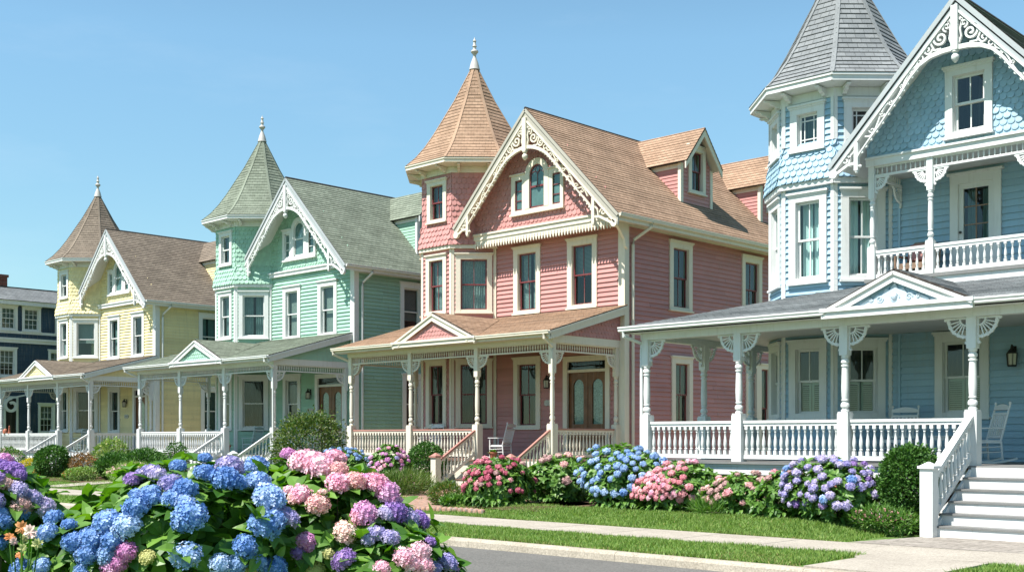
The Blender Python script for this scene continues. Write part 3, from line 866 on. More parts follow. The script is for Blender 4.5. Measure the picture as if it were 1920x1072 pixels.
def stairs(parent, x0, x1, y_top, z_top, n, tread, trim, treadm):
    rise = z_top/n
    s = MB()
    for i in range(n):                                     # riser i from the top
        zt = z_top-rise*i-(.0 if i else 0); y = y_top-tread*i
        s.box((x0, y-.02, z_top-rise*(i+1)), (x1, y, zt-.03))
    side = [(0, 0)]
    for xx in (x0-.05, x1):
        poly = [(y_top+.001, 0)]
        Fs = Fr((xx, 0, 0), (0, 1, 0), (0, 0, 1))
        pts = [(y_top, 0), (y_top, z_top-.06), (y_top-tread*(n-1)-.02, rise-.06), (y_top-tread*(n-1)-.02, 0)]
        s.prism(Fs, pts[::-1], 0, .05)
    so_ = s.build('stairs', trim, parent)
    for i in range(1, n):
        t = MB(); zt = z_top-rise*i; y = y_top-tread*i
        t.box((x0-.02, y-.045, zt-.03), (x1+.02, y+tread, zt)); t.build('tread', treadm, so_)
    return so_

def pediment(parent, apexp, half, rise, depth, pslope, wallm, roofm, trim, fancy=False, thick=.16):
    """small porch gable; apexp = outer apex point on its front plane (local)"""
    x, y, z = apexp; s = rise/half
    F = Fr((x, y, z), (1, 0, 0), (0, 0, 1))
    L = math.hypot(half, rise)
    for sg in (-1, 1):
        d = rise/pslope                                    # where the ridge runs out on the porch roof
        if sg > 0:
            fr = Fr((x+half, y, z-rise), (0, 1, 0), (-half, 0, rise)); poly = [(0, 0), (.05, 0), (d, L), (0, L)]
        else:
            fr = Fr((x-half, y, z-rise), (0, -1, 0), (half, 0, rise)); poly = [(-.05, 0), (0, 0), (0, L), (-d, L)]
        m = MB(); m.lapped(fr, poly, .14, .013, jit=.3, butt=False)
        m.add([fr.p(a, b, -.035) for a, b in poly], [tuple(range(len(poly)))[::-1]], 1)
        k = 0 if sg > 0 else 0
        m.add([fr.p(0, 0, .012), fr.p(0, L, .012), fr.p(0, L, -.035), fr.p(0, 0, -.035)], [(0, 1, 2, 3) if sg < 0 else (3, 2, 1, 0)], 1)
        m.build('pediment_roof', [roofm, 'dark_edge'], parent)
    t = MB()
    for sg in (-1, 1):
        G = Fr(F.o, F.u*sg, F.v); a, b2 = (-.035, .10) if sg > 0 else (-.10, .035)
        t.prism(G, [(0, -.04), (half, -rise-.04), (half-.0, -rise-.04-thick*1.1), (0, -.04-thick*1.25)], -.06 if sg > 0 else -.03, .03 if sg > 0 else .06)
        t.ribbon(G, [(0, -.07), (half+.02, -rise-.07)], .06, .03 if sg > 0 else -.065, .065 if sg > 0 else -.03)
        t.ribbon(G, [(0, -.05-thick*1.25), (half-.3, -.05-thick*1.25-(half-.3)*s)], .04, .03 if sg > 0 else -.05, .05 if sg > 0 else -.03)
    t.fbox(F, -half-.02, half+.02, -rise-.17, -rise-.02, -.06, .036)
    t.fbox(F, -half-.04, half+.04, -rise-.05, -rise+.02, -.04, .075)
    t.build('pediment_trim', trim, parent)
    p = MB(); tri = [(-half+.2, -rise), (half-.2, -rise), (0, -.2*s-.05)]
    p.face(F, tri, -.05)
    p.scallops(F.at(0, 0, -.05), tri, .15, .13, .02, b0=-rise)
    p.build('pediment_panel', wallm, parent)
    if fancy:
        q = MB()
        G = F.at(0, -rise+.02, -.03)
        prev = None
        pts = [(-.62, .05), (-.5, .12), (-.42, .09), (-.33, .18), (-.24, .16), (-.17, .27), (-.08, .25), (0, .38), (.08, .25), (.17, .27), (.24, .16), (.33, .18), (.42, .09), (.5, .12), (.62, .05)]
        q.prism(G, [(-.66, 0)]+pts+[(.66, 0)], 0, .02)
        for xx, r in ((-.28, .07), (0, .10), (.28, .07), (-.45, .04), (.45, .04)):
            q.ribbon(G, spiral(xx, .10, r, 1.4, 0, 1 if xx >= 0 else -1, 18), .02, .02, .035)
        q.lathe([(.001, -.02), (.06, 0), (.04, .03), (.001, .04)], G.p(0, .12, .03), 10, axis=(0, -1, 0))
        q.build('carved_ornament', 'blue_ornament', parent)

def front_door(parent, fr, a0, a1, b0, b1, trim, double=True, cas=.18):
    m = MB()
    m.fbox(fr, a0, a0+cas, b0, b1, -.02, .07); m.fbox(fr, a1-cas, a1, b0, b1, -.02, .07); m.fbox(fr, a0+cas, a1-cas, b1-cas, b1, -.02, .068)
    tb = b0+(b1-b0)*.855
    m.fbox(fr, a0+cas, a1-cas, tb-.05, tb+.04, -.06, .04)
    do = m.build('front_door', trim, parent)
    t = MB(); t.face(fr, [(a0+cas, tb+.04), (a1-cas, tb+.04), (a1-cas, b1-cas), (a0+cas, b1-cas)], -.05); t.build('transom_pane', 'window_glass', do)
    L, R = a0+cas, a1-cas; n = 2 if double else 1; w = (R-L)/n; bt = tb-.05
    for i in range(n):
        l, r = L+w*i+.008, L+w*(i+1)-.008
        d = MB(); c0, c1 = -.09, -.045
        gy0, gy1 = b0+(bt-b0)*.40, b0+(bt-b0)*.92; gx0, gx1 = l+w*.22, r-w*.22; rr = (gx1-gx0)/2
        d.fbox(fr, l, gx0, b0, bt, c0, c1); d.fbox(fr, gx1, r, b0, bt, c0, c1); d.fbox(fr, gx0, gx1, b0, gy0, c0, c1)
        top = [(gx0, bt), (gx0, gy1-rr)]+[(gx0+rr-rr*math.cos(PI*k/10), gy1-rr+rr*math.sin(PI*k/10)) for k in range(11)]+[(gx1, gy1-rr), (gx1, bt)]
        d.prism(fr, top[::-1][::-1], c0, c1)
        for (q0, q1) in ((.05, .17), (.20, .34)):
            d.fbox(fr, l+w*.18, r-w*.18, b0+(bt-b0)*q0, b0+(bt-b0)*q1, c1, c1+.018)
        lf = d.build('door_leaf', 'door_wood', do)
        g = MB(); g.face(fr, [(gx0, gy0), (gx1, gy0), (gx1, gy1), (gx0, gy1)], -.07); g.build('door_glass', 'window_glass', do)
        k = MB(); wavy(k, fr, gx0, gx1, gy0, gy1, -.12, .01, .09); k.build('lace_curtain', 'lace', do)
        h = MB(); hx = (r-.06 if i == 0 else l+.06)
        h.lathe([(.012, 0), (.03, .03), (.03, .05), (.01, .065)], fr.p(hx, b0+.95, c1), 8, axis=fr.n); h.build('door_handle', 'black_metal', do)
    return do

def hook(parent, pts, trim, r=.045, name='downspout'):
    m = MB(); m.tube(pts, r, 8); return m.build(name, trim, parent, smooth=50)

def text_mesh(txt, size, parent, fr, mat, name='lettering', depth=.006):
    cu = bpy.data.curves.new(name, 'FONT'); cu.body = txt; cu.size = size; cu.align_x = 'CENTER'; cu.align_y = 'CENTER'; cu.extrude = depth
    tmp = bpy.data.objects.new(name, cu); COL.objects.link(tmp)
    dg = bpy.context.evaluated_depsgraph_get(); me = bpy.data.meshes.new_from_object(tmp.evaluated_get(dg))
    bpy.data.objects.remove(tmp)
    M = Matrix((fr.u, fr.v, fr.n)).transposed().to_4x4(); M.translation = fr.o
    me.transform(M); me.materials.clear(); me.materials.append(MAT[mat])
    o = bpy.data.objects.new(name, me); COL.objects.link(o); o.parent = parent
    return o
# ------------------------------------------------------------------ the three sister houses
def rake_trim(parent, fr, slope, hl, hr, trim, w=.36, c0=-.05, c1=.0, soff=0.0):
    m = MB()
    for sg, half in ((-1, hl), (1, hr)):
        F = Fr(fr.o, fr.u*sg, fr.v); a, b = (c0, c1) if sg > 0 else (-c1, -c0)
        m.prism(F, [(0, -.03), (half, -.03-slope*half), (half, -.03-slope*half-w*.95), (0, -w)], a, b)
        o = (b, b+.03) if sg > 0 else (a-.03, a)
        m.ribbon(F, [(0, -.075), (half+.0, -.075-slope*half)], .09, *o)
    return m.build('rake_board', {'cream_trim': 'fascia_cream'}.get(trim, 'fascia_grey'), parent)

def victorian(cfg):
    X0, label = cfg['x0'], cfg['label']
    H = empty('painted_house', (X0, 28.7, 0)); H.scale = (1, 1, cfg.get('zs', 1))
    tag(H, label, 'house', 'gabled turret houses along the street')
    wall, roofm, trim, sash = cfg['wall'], cfg['roof'], cfg['trim'], cfg['sash']
    pink = cfg.get('pink', False)
    st = '2/2' if pink else '1/1'
    XL, D = -6.7, 14.5
    rx, rz, sl = (-3.25, 12.42, 1.018) if pink else (-3.52, 12.53, 1.018)
    jy, gdx, gdz, GL = (-.55, .45, -.13, -6.12) if pink else (0, 0, 0, XL)       # the pink gable jetties out over the wall
    ztop = lambda x: rz-sl*abs(x-rx)
    FRONT = Fr((0, 0, 0), (1, 0, 0), (0, 0, 1)); RIGHT = Fr((0, 0, 0), (0, 1, 0), (0, 0, 1))
    c1, c2, c3 = cfg['curt']
    # windows on the front wall
    fw = [(-4.78, -3.54, 5.87, 8.10, .2, c1, st), (-2.34, -1.08, 5.87, 8.10, .2, c1, st)]
    if cfg.get('lower_front', True): fw.append((-4.78, -3.54, .97+1.0, 4.34, .2, c3, st))
    dbl = cfg.get('double', True)
    door = (-2.52, -.55, .97, 4.30) if dbl else (-2.2, -.75, .97, 4.30)
    sw_ = [(2.33, 3.60, 5.87, 8.12, .2, c2, st), (6.65, 7.95, 5.87, 8.12, .2, c2, st), (2.45, 3.62, 1.95, 4.31, .2, 'dim', st), (10.3, 11.5, 5.87, 8.12, .2, c2, st)]
    if pink: sw_ += [(6.9, 7.75, 1.2, 4.3, .16, 'dark', '1/1'), (7.75, 8.6, 1.2, 4.3, .16, 'dark', '1/1')]
    else: sw_ += [(6.9, 8.1, 1.95, 4.31, .2, c2, st)]
    w = MB()
    hs = [hole(x) for x in fw]+[(door[0]+.1, door[1]-.1, .97, 4.2)]
    w.lapped(FRONT, [(XL, .9), (0, .9), (0, 8.6), (XL, 8.6)], .15, .040, hs, b0=.9)
    up = rz-.16
    FJ = FRONT.at(0, 0, -jy); zb_ = 8.6+gdz
    gab = [(GL, zb_), (0, zb_), (0, ztop(0)-.16), (rx, up), (GL, ztop(GL)-.16)]
    w.face(FJ, gab)
    gh = (-4.78+gdx, -2.47+gdx, 9.25+gdz, 10.5+gdz); gh2 = (-4.15+gdx, -3.12+gdx, 9.25+gdz, 10.98+gdz)
    w.scallops(FJ, [(GL, zb_+.12), (0, zb_+.12), (0, ztop(0)-.1), (rx, up), (GL, ztop(GL)-.1)], .185, .175, .030, [gh, gh2])
    if jy:
        w.lapped(RIGHT, [(jy, 8.42), (0, 8.42), (0, ztop(0)-.2), (jy, ztop(0)-.2)], .15, .04, b0=.9)
        w.face(FRONT, [(GL, 8.6), (0, 8.6), (0, 8.9), (GL, 8.9)])
    w.lapped(RIGHT, [(0, .9), (D, .9), (D, 8.75), (0, 8.75)], .15, .040, [hole(x) for x in sw_], b0=.9)
    LEFT = Fr((XL, D, 0), (0, -1, 0), (0, 0, 1))
    w.lapped(LEFT, [(0, .9), (D, .9), (D, 9.1), (0, 9.1)], .15, .040, b0=.9)
    BACK = Fr((0, D, 0), (-1, 0, 0), (0, 0, 1))
    w.lapped(BACK, [(0, .9), (-XL, .9), (-XL, ztop(XL)-.16), (-rx, up), (0, ztop(0)-.16)], .15, .040, b0=.9)
    wo = w.build('wall', wall, H)
    f = MB(); f.box((XL+.06, .06, 0), (-.06, D-.06, .9)); f.build('foundation', 'pier_brick', H)
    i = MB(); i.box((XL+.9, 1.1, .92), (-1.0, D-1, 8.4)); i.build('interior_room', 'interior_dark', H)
    for x in fw: window(H, FRONT, x[:5], trim, sash, x[6], x[5] if x[2] < 3 else random.choice([x[5], x[5], 'lace', 'halfblind']))
    for x in sw_: window(H, RIGHT, x[:5], trim, sash, x[6], x[5])
    front_door(H, FRONT, door[0], door[1], door[2], door[3], trim, dbl)
    t = MB()                                                      # corner boards, frieze bands
    t.fbox(FRONT, -.20, .062, .9, 8.55, -.01, .062); t.fbox(RIGHT, .0, .17, .9, 8.5, -.01, .06)
    t.fbox(RIGHT, D-.17, D+.06, .9, 8.5, -.01, .06)
    t.fbox(RIGHT, .17, D-.17, 8.30, 8.62, -.01, .05)
    t.fbox(FJ, GL if pink else XL+.9, -.0, zb_-.02, zb_+.16, -.01, .10 if pink else .14); t.fbox(FJ, GL if pink else XL+.9, .05, zb_+.13, zb_+.19, -.01, .14 if pink else .18)
    if jy: t.fbox(FRONT, GL, .03, 8.38, 8.42, -.02, -jy-.01)
    t.build('wall_trim', trim, H)
    if pink:                                                      # sawn drop trim under the gable
        d = MB(); d.fbox(FJ, GL, .0, 8.37, zb_-.02, -.01, .07)
        a = GL+.05
        while a < -.05:
            G = FJ.at(a, 8.38, -.03)
            d.prism(G, [(-.052, 0), (-.052, -.10), (-.03, -.13), (-.03, -.17), (0, -.23), (.03, -.17), (.03, -.13), (.052, -.10), (.052, 0)], .065, .105)
            a += .125
        d.build('drop_trim', trim, H)
        b = MB(); G = Fr((.11, -.02, 0), (0, -1, 0), (0, 0, 1))
        b.prism(G, [(0, 8.45), (0, 7.55), (.1, 7.62), (.16, 7.85), (.38, 8.1), (.62, 8.3), (.68, 8.45)][::-1], -.05, .05)
        b.build('corner_bracket', trim, H)
    # gable window group
    G = FJ.at(gdx, gdz, .01)
    def arch(cx, zs, r, n=14): return [(cx+r*math.cos(PI*k/n), zs+r*math.sin(PI*k/n)) for k in range(n+1)]
    cx = -3.62; g = MB(); T = .075
    for a0, a1 in ((-4.78, -4.15), (-3.09, -2.46)):
        g.fbox(G, a0, a1, 9.25, 9.35, -.01, T); g.fbox(G, a0, a1, 10.36, 10.53, -.01, T)
        g.fbox(G, a0, a0+.17, 9.35, 10.36, -.01, T); g.fbox(G, a1-.13, a1, 9.35, 10.36, -.01, T)
        g.fbox(G, a0-.05, a1+(.0 if a0 < -4 else .05), 10.53, 10.57, -.01, T+.05)
    g.fbox(G, -4.15, -3.09, 9.25, 9.35, -.01, T)
    g.fbox(G, -4.15, cx-.33, 9.35, 10.45, -.01, T+.01); g.fbox(G, cx+.33, -3.09, 9.35, 10.45, -.01, T+.01)
    outer = arch(cx, 10.45, .53); inner = arch(cx, 10.45, .33)
    for k in range(14): g.prism(G, [outer[k], outer[k+1], inner[k+1], inner[k]], -.01, T+.01)
    g.fbox(G, -4.82, -2.42, 9.18, 9.25, -.01, T+.05)
    go = g.build('gable_window', trim, H)
    s = MB(); p = MB()
    for a0, a1 in ((-4.61, -4.28), (-2.96, -2.59)):
        for (q0, q1, r0, r1) in ((a0, a0+.04, 9.35, 10.36), (a1-.04, a1, 9.35, 10.36), (a0, a1, 9.35, 9.40), (a0, a1, 10.31, 10.36), (a0, a1, 9.66, 9.69), (a0, a1, 9.98, 10.01)): s.fbox(G, q0, q1, r0, r1, .0, .035)
        p.face(G, [(a0, 9.35), (a1, 9.35), (a1, 10.36), (a0, 10.36)], .018)
    L, R = cx-.33, cx+.33
    s.fbox(G, L, L+.045, 9.35, 10.45, 0, .04); s.fbox(G, R-.045, R, 9.35, 10.45, 0, .04); s.fbox(G, L, R, 9.35, 9.41, 0, .04); s.fbox(G, L, R, 10.03, 10.09, 0, .045)
    s.ribbon(G, arch(cx, 10.45, .31), .045, 0, .04)
    if pink:
        s.ribbon(G, arch(cx-.14, 10.42, .14, 8), .016, .01, .03); s.ribbon(G, arch(cx+.14, 10.42, .14, 8), .016, .01, .03); s.fbox(G, cx-.009, cx+.009, 10.09, 10.42, .01, .03)
        s.ribbon(G, [(cx+.10*math.cos(2*PI*k/12), 10.62+.10*math.sin(2*PI*k/12)) for k in range(12)], .016, .01, .03, closed=True)
    p.face(G, [(L, 9.35), (R, 9.35), (R, 10.45)]+arch(cx, 10.45, .33)[1:-1]+[(L, 10.45)], .02)
    s.build('sash', sash, go); p.build('pane', 'window_glass', go)
    bk = MB(); bk.face(G, [(-4.61, 9.35), (-4.28, 9.35), (-4.28, 10.36), (-4.61, 10.36)], .004); bk.face(G, [(-2.96, 9.35), (-2.59, 9.35), (-2.59, 10.36), (-2.96, 10.36)], .004)
    bk.face(G, [(L, 9.35), (R, 9.35), (R, 10.45)]+arch(cx, 10.45, .33)[1:-1]+[(L, 10.45)], .004)
    bk.build('blind', 'dark_curtain', go)
    # roof
    oh = -1.10 if pink else -.80; nrm = math.hypot(1, sl); ex = .62 if pink else .42; xe = -6.66 if pink else XL-.22
    Lr = (ex-rx)*nrm; zr = rz-sl*(ex-rx)
    slab_roof(H, Fr((ex, oh, zr), (0, 1, 0), (-1, 0, sl)), [(0, 0), (D-oh+.3, 0), (D-oh+.3, Lr), (0, Lr)], roofm, .12, .15, soffit=trim)
    Ll = (rx-xe)*nrm; zl = rz-sl*(rx-xe)
    slab_roof(H, Fr((xe, D+.3, zl), (0, -1, 0), (1, 0, sl)), [(0, 0), (D-oh+.3, 0), (D-oh+.3, Ll), (0, Ll)], roofm, .12, .15, soffit=trim)
    r = MB(); r.tube([(rx, oh, rz-.02), (rx, D+.3, rz-.02)], .055, 8); r.build('ridge_cap', 'dark_edge', H)
    AP = Fr((rx, oh, rz), (1, 0, 0), (0, 0, 1))
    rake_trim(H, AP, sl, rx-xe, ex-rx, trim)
    bargeboard(H, AP, sl, rx-xe, ex-rx, trim, curve=None)
    e = MB()                                                     # eave box along the side
    e.box((.06, oh+.05, zr-.13), (ex-.02, D+.25, zr-.10)); e.box((ex-.05, oh+.05, zr-.22), (ex-.015, D+.25, zr-.03)); e.build('eave_soffit', trim, H)
    gutter(H, (ex-.012, oh+.02, zr+.01), (ex-.012, D+.3, zr+.01), (1, 0, 0), trim)
    hook(H, [(ex+.06, .55, zr-.1), (ex+.06, .55, zr-.22), (.13, .32, zr-.60), (.11, .30, zr-.75), (.11, .30, .3)], trim, .05)
    # dormers on the right slope
    for dy in (4.72, 9.75):
        hw = .88; rzd = rz-.10; fx = -.58; ed = rzd-1.30
        zb = ztop(fx)-.02
        m = MB()
        FD = Fr((fx, dy, 0), (0, 1, 0), (0, 0, 1))
        wn = (-.50, .50, zb+.42, zb+2.02)
        m.lapped(FD, [(-hw, zb-.1), (hw, zb-.1), (hw, ed), (0, rzd-.12), (-hw, ed)], .13, .02, [hole(wn, .17)], b0=zb)
        for sg in (-1, 1):
            back = rx+(rz-ed)/sl
            xb = rx+(rz-ed-.35)/sl*0-0 if False else rx-(ed-.0-rz)/sl
            FS = Fr((xb if sg < 0 else fx, dy+sg*hw, 0), (1, 0, 0) if sg < 0 else (-1, 0, 0), (0, 0, 1)); wd = fx-xb
            # triangle between the roof slope, the eave and the front corner
            poly = [(0, ed), (wd, zb-.1), (wd, ed)] if sg < 0 else [(0, zb-.1), (wd, ed), (0, ed)]
            m.lapped(FS, poly, .13, .02, b0=zb)
        do = m.build('dormer', wall, H)
        t = MB()
        for sg in (-1, 1): t.box((fx-.08, dy+sg*hw-(.02 if sg > 0 else .03)-.05, zb-.15), (fx+.045, dy+sg*hw+.05+.02, ed)); 
        for sg in (-1, 1):
            t.box((xb+.02, dy+sg*hw-.03, ed-.16), (fx, dy+sg*hw+.035, ed+.0))
        fo = fx+.36
        FA = Fr((fo, dy, rzd), (0, 1, 0), (0, 0, 1)); dsl = 1.30/(hw+.22)
        for sg in (-1, 1):
            F2 = Fr(FA.o, FA.u*sg, FA.v); a, b = (-.05, .0) if sg > 0 else (0, .05)
            hf = hw+.22
            t.prism(F2, [(0, -.04), (hf, -.04-dsl*hf), (hf, -.04-dsl*hf-.22), (0, -.30)], a, b)
        t.build('dormer_trim', trim, do)
        dl = math.hypot(hw+.22, 1.30)
        for sg in (-1, 1):
            m2 = MB()
            ez = rzd-1.30; xr0 = rx-(rzd-rz)/sl; xr1 = rx-(ez-rz)/sl
            if sg < 0: fr = Fr((fo, dy-hw-.22, ez), (1, 0, 0), (0, hw+.22, 1.30)); poly = [(xr1-fo-.02, 0), (.02, 0), (.02, dl), (xr0-fo-.25, dl)]
            else: fr = Fr((fo, dy+hw+.22, ez), (-1, 0, 0), (0, -hw-.22, 1.30)); poly = [(-.02, 0), (fo-xr1+.02, 0), (fo-xr0+.25, dl), (-.02, dl)]
            m2.lapped(fr, poly, .15, .014, jit=.3, butt=False); n = len(poly)
            P = [fr.p(a, b, .001) for a, b in poly]+[fr.p(a, b, -.04) for a, b in poly]
            m2.add(P, [(i, n+i, n+(i+1) % n, (i+1) % n) for i in range(n)], 1); m2.add(P[n:], [tuple(range(n))[::-1]], 2)
            m2.build('dormer_roof', [roofm, 'dark_edge', trim], do)
        window(do, FD, wn+(.17,), trim, sash, st, 'dark')
        if not pink and dy > 6: pass
    # tower
    side = 2*1.85*T8
    fwid = (.22, side-.22)
    cT = cfg['tcurt']
    wins = {0: [(.24, side-.24, 6.0, 8.05, cT, st), (.24, side-.24, 2.03, 4.36, c3, st), (.30, side-.24, 9.23, 10.68, 'dark', '2/2' if pink else '1/1')],
            1: [(.13, side-.13, 6.0, 8.02, cT, st), (.13, side-.13, 2.03, 4.36, c3, st)],
            7: [(.22, side-.22, 6.0, 8.02, cT, st), (.22, side-.22, 2.03, 4.36, c3, st)]}
    tower(H, -7.53, .77, 1.85, .9, 8.21, 8.33, 10.85, 11.27, 2.42, 15.07, 16.2, wall, roofm, trim, sash, True, wins, st, 'front')
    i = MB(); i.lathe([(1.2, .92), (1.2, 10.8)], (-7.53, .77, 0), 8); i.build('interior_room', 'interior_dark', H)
    fd = MB(); fd.lathe([(1.95, 0), (1.95, .9)], (-7.53, .77, 0), 8); fd.build('foundation', 'pier_brick', H)
    hook(H, [(-5.62, -.06, 8.4), (-5.62, -.06, .97)], trim, .022, 'drain_pipe')
    # porch
    py, xr, spn = cfg['py'], cfg['pr'], cfg['span']
    xs = [xr-spn*3, xr-spn*2, xr-spn, xr]; xl = xs[0]
    zf = .97; ge = py-.47
    pf = MB(); pf.box((xl-.15, py-.15, zf-.05), (xr+.15, -.02, zf)); pf.build('porch_floor', cfg['deck'], H)
    sk = MB(); sk.box((xl-.1, py-.06, .25), (xr+.1, py-.0, zf-.05)); sk.box((xr+.04, py, .25), (xr+.1, -.02, zf-.05)); sk.box((xl-.1, py, .25), (xl-.04, 0, zf-.05)); sk.build('porch_skirt', trim, H)
    zb, ztB = 4.47, 4.70
    bm = MB(); bm.box((xl-.11, py-.10, zb), (xr+.11, py+.10, ztB)); bm.box((xr-.09, py+.10, zb), (xr+.105, .0, ztB)); bm.box((xl-.105, py+.10, zb), (xl+.09, 0, ztB)); bm.build('porch_beam', trim, H)
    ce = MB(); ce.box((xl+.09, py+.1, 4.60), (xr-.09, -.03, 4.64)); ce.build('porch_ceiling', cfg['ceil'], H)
    for k, x in enumerate(xs):
        dirs = ([(-1, 0)] if k else [])+([(1, 0)] if k < 3 else [])
        if k in (0, 3): dirs.append((0, 1))
        porch_post(H, x, py, zf, 2.05, 3.56, zb, .165, trim, dirs, .36, 4.21, base=1.45)
    for x, d in ((xs[3], (0, -1)), (xs[0], (0, -1))):
        porch_post(H, x, -.14, zf, 2.05, 3.56, zb, .15, trim, [d], .36, 4.21, base=1.4)
    for k in range(3): spindle_frieze(H, (xs[k]+.09, py), (xs[k+1]-.09, py), zb, 4.21, trim)
    for x in (xs[3], xs[0]): spindle_frieze(H, (x, py+.09), (x, -.23), zb, 4.21, trim)
    cap = cfg['cap']
    for k in (0, 1): balustrade(H, (xs[k]+.12, py, zf), (xs[k+1]-.12, py, zf), .96, trim, cap, sp=.145)
    for x in (xs[3], xs[0]): balustrade(H, (x, py+.12, zf), (x, -.26, zf), .96, trim, cap, sp=.145)
    # stairs
    run = 1.75; ny = py-.02-run
    stairs(H, xs[2]+.08, xs[3]-.08, py-.14, zf, 5, .30, trim, cfg['deck'])
    for x in (xs[2], xs[3]):
        n = MB(); n.box((x-.11, ny-.11, 0), (x+.11, ny+.11, 1.05)); no = n.build('newel_post', trim, H)
        c = MB(); c.box((x-.15, ny-.15, 1.05), (x+.15, ny+.15, 1.10)); c.lathe([(.17, 1.10), (.02, 1.19)], (x, ny, 0), 4); c.build('newel_cap', cap or trim, no)
        balustrade(H, (x, ny+.11, .02), (x, py-.12, zf-.02), .95, trim, cap, sp=.15, low=.16)
    # porch roof, tilted end wall, pediment, gutter
    ps = .283; y0 = ge-.03; z0 = 4.78; Lp = math.hypot(-y0, -y0*ps)
    slab_roof(H, Fr((xl-.42, y0, z0), (1, 0, 0), (0, 1, ps)), [(0, 0), (xr-xl+.42+cfg.get('pxr', .36), 0), (xr-xl+.42+cfg.get('pxr', .36), Lp), (0, Lp)], roofm, .07, .13, .012, soffit=trim, name='porch_roof')
    xe2 = xr+cfg.get('pxr', .36)
    ew = MB(); FE = Fr((xr+.10, 0, 0), (0, 1, 0), (0, 0, 1)); FEp = [(py-.1, 4.70), (-.02, 4.70), (-.02, z0-y0*ps-.12), (py-.1, z0+(py-.1-y0)*ps-.12)]
    ew.face(FE, FEp)
    if pink: ew.scallops(FE, FEp, .16, .13, .02)
    else: ew.lapped(FE, FEp, .13, .02, b0=4.7)
    ew.build('porch_end_wall', wall, H)
    rk = MB(); FR2 = Fr((xe2-.05, 0, 0), (0, 1, 0), (0, 0, 1)); rk.prism(FR2, [(y0+.02, z0-.26), (-.05, z0-y0*ps-.30), (-.05, z0-y0*ps-.05), (y0+.02, z0-.035)], -.03, .03)
    rk.prism(FR2, [(y0+.02, z0-.10), (-.05, z0-y0*ps-.14), (-.05, z0-y0*ps-.07), (y0+.02, z0-.03)], .03, .06)
    rk.build('porch_rake', trim, H); rk = MB()
    FL2 = Fr((xl-.40, 0, 0), (0, 1, 0), (0, 0, 1)); rk.prism(FL2, [(y0+.02, z0-.20), (-.05, z0-y0*ps-.24), (-.05, z0-y0*ps-.05), (y0+.02, z0-.035)], -.03, .03)
    rk.build('porch_rake', trim, H)
    sf = MB(); sf.box((xl-.40, y0+.02, 4.60), (xe2-.03, py-.1, 4.63)); sf.box((xl-.38, y0+.015, 4.60), (xe2-.02, y0+.05, z0-.03)); sf.build('porch_fascia', trim, H)
    px = xr-4.65
    gutter(H, (xl-.44, y0+.01, z0), (px-1.95, y0+.01, z0), (0, -1, 0), trim, .12); gutter(H, (px+1.95, y0+.01, z0), (xe2, y0+.01, z0), (0, -1, 0), trim, .12)
    pediment(H, (px, y0-.06, z0+.87), 1.95, .87, 3, ps, wall, roofm, trim)
    hook(H, [(xe2-.2, y0-.05, z0-.10), (xe2-.2, y0-.05, z0-.22), (xr+.12, py-.13, z0-.45), (xr+.12, py-.13, z0-.6), (xr+.12, py-.13, .25)], trim, .045)
    hook(H, [(xl-.36, y0-.05, z0-.10), (xl-.36, y0-.05, z0-.2), (xl-.16, py-.02, z0-.42), (xl-.12, py-.02, z0-.6)], trim, .045)
    lantern(H, FRONT.at(-3.15 if pink else -2.85, 0, .03), 3.48)
    pl = MB(); G = FRONT.at(-3.15 if pink else -2.85, 2.80, .03)
    pl.prism(G, [(-.20, -.05), (-.14, -.10), (-.02, -.08), (.04, -.10), (.14, -.10), (.20, -.05), (.20, .07), (.12, .10), (-.12, .10), (-.20, .07)], 0, .03)
    for q in (-.1, 0, .1): pl.ribbon(G, spiral(q, 0, .045, 1.2, 0, 1, 12), .012, .03, .038)
    pl.build('door_plaque', 'plaque_stone', H)
    return H
BASE_FX = 0
pinkH = victorian(dict(x0=-22.72, label='dusty pink house with cream trim, dark red sashes and tan shingled turret', wall='pink_paint', roof='tan_shingles', trim='cream_trim', sash='oxblood_sash', pink=True,
    curt=('dark', 'dim', 'dim'), tcurt='lace', py=-3.13, pr=-.23, span=3.17, deck='deck_brown', ceil='porch_ceiling', cap='terracotta_rail'))
greenH = victorian(dict(x0=-36.25, label='mint green house with white trim and sage green shingled turret', wall='green_paint', roof='sage_shingles', trim='white_trim', sash='white_trim', zs=.985,
    curt=('blind', 'halfblind', 'dim'), tcurt='dark', py=-3.5, pr=-.40, span=3.36, deck='deck_grey', ceil='porch_ceiling_white', cap=None, double=True))
yellowH = victorian(dict(x0=-51.7, label='pale yellow house with white trim and brown shingled turret', wall='yellow_paint', roof='brown_shingles', trim='white_trim', sash='white_trim', zs=.97,
    curt=(None, 'dark', 'dim'), tcurt='halfblind', py=-3.2, pr=-.25, span=3.36, deck='deck_grey', ceil='porch_ceiling_white', cap=None, double=False))

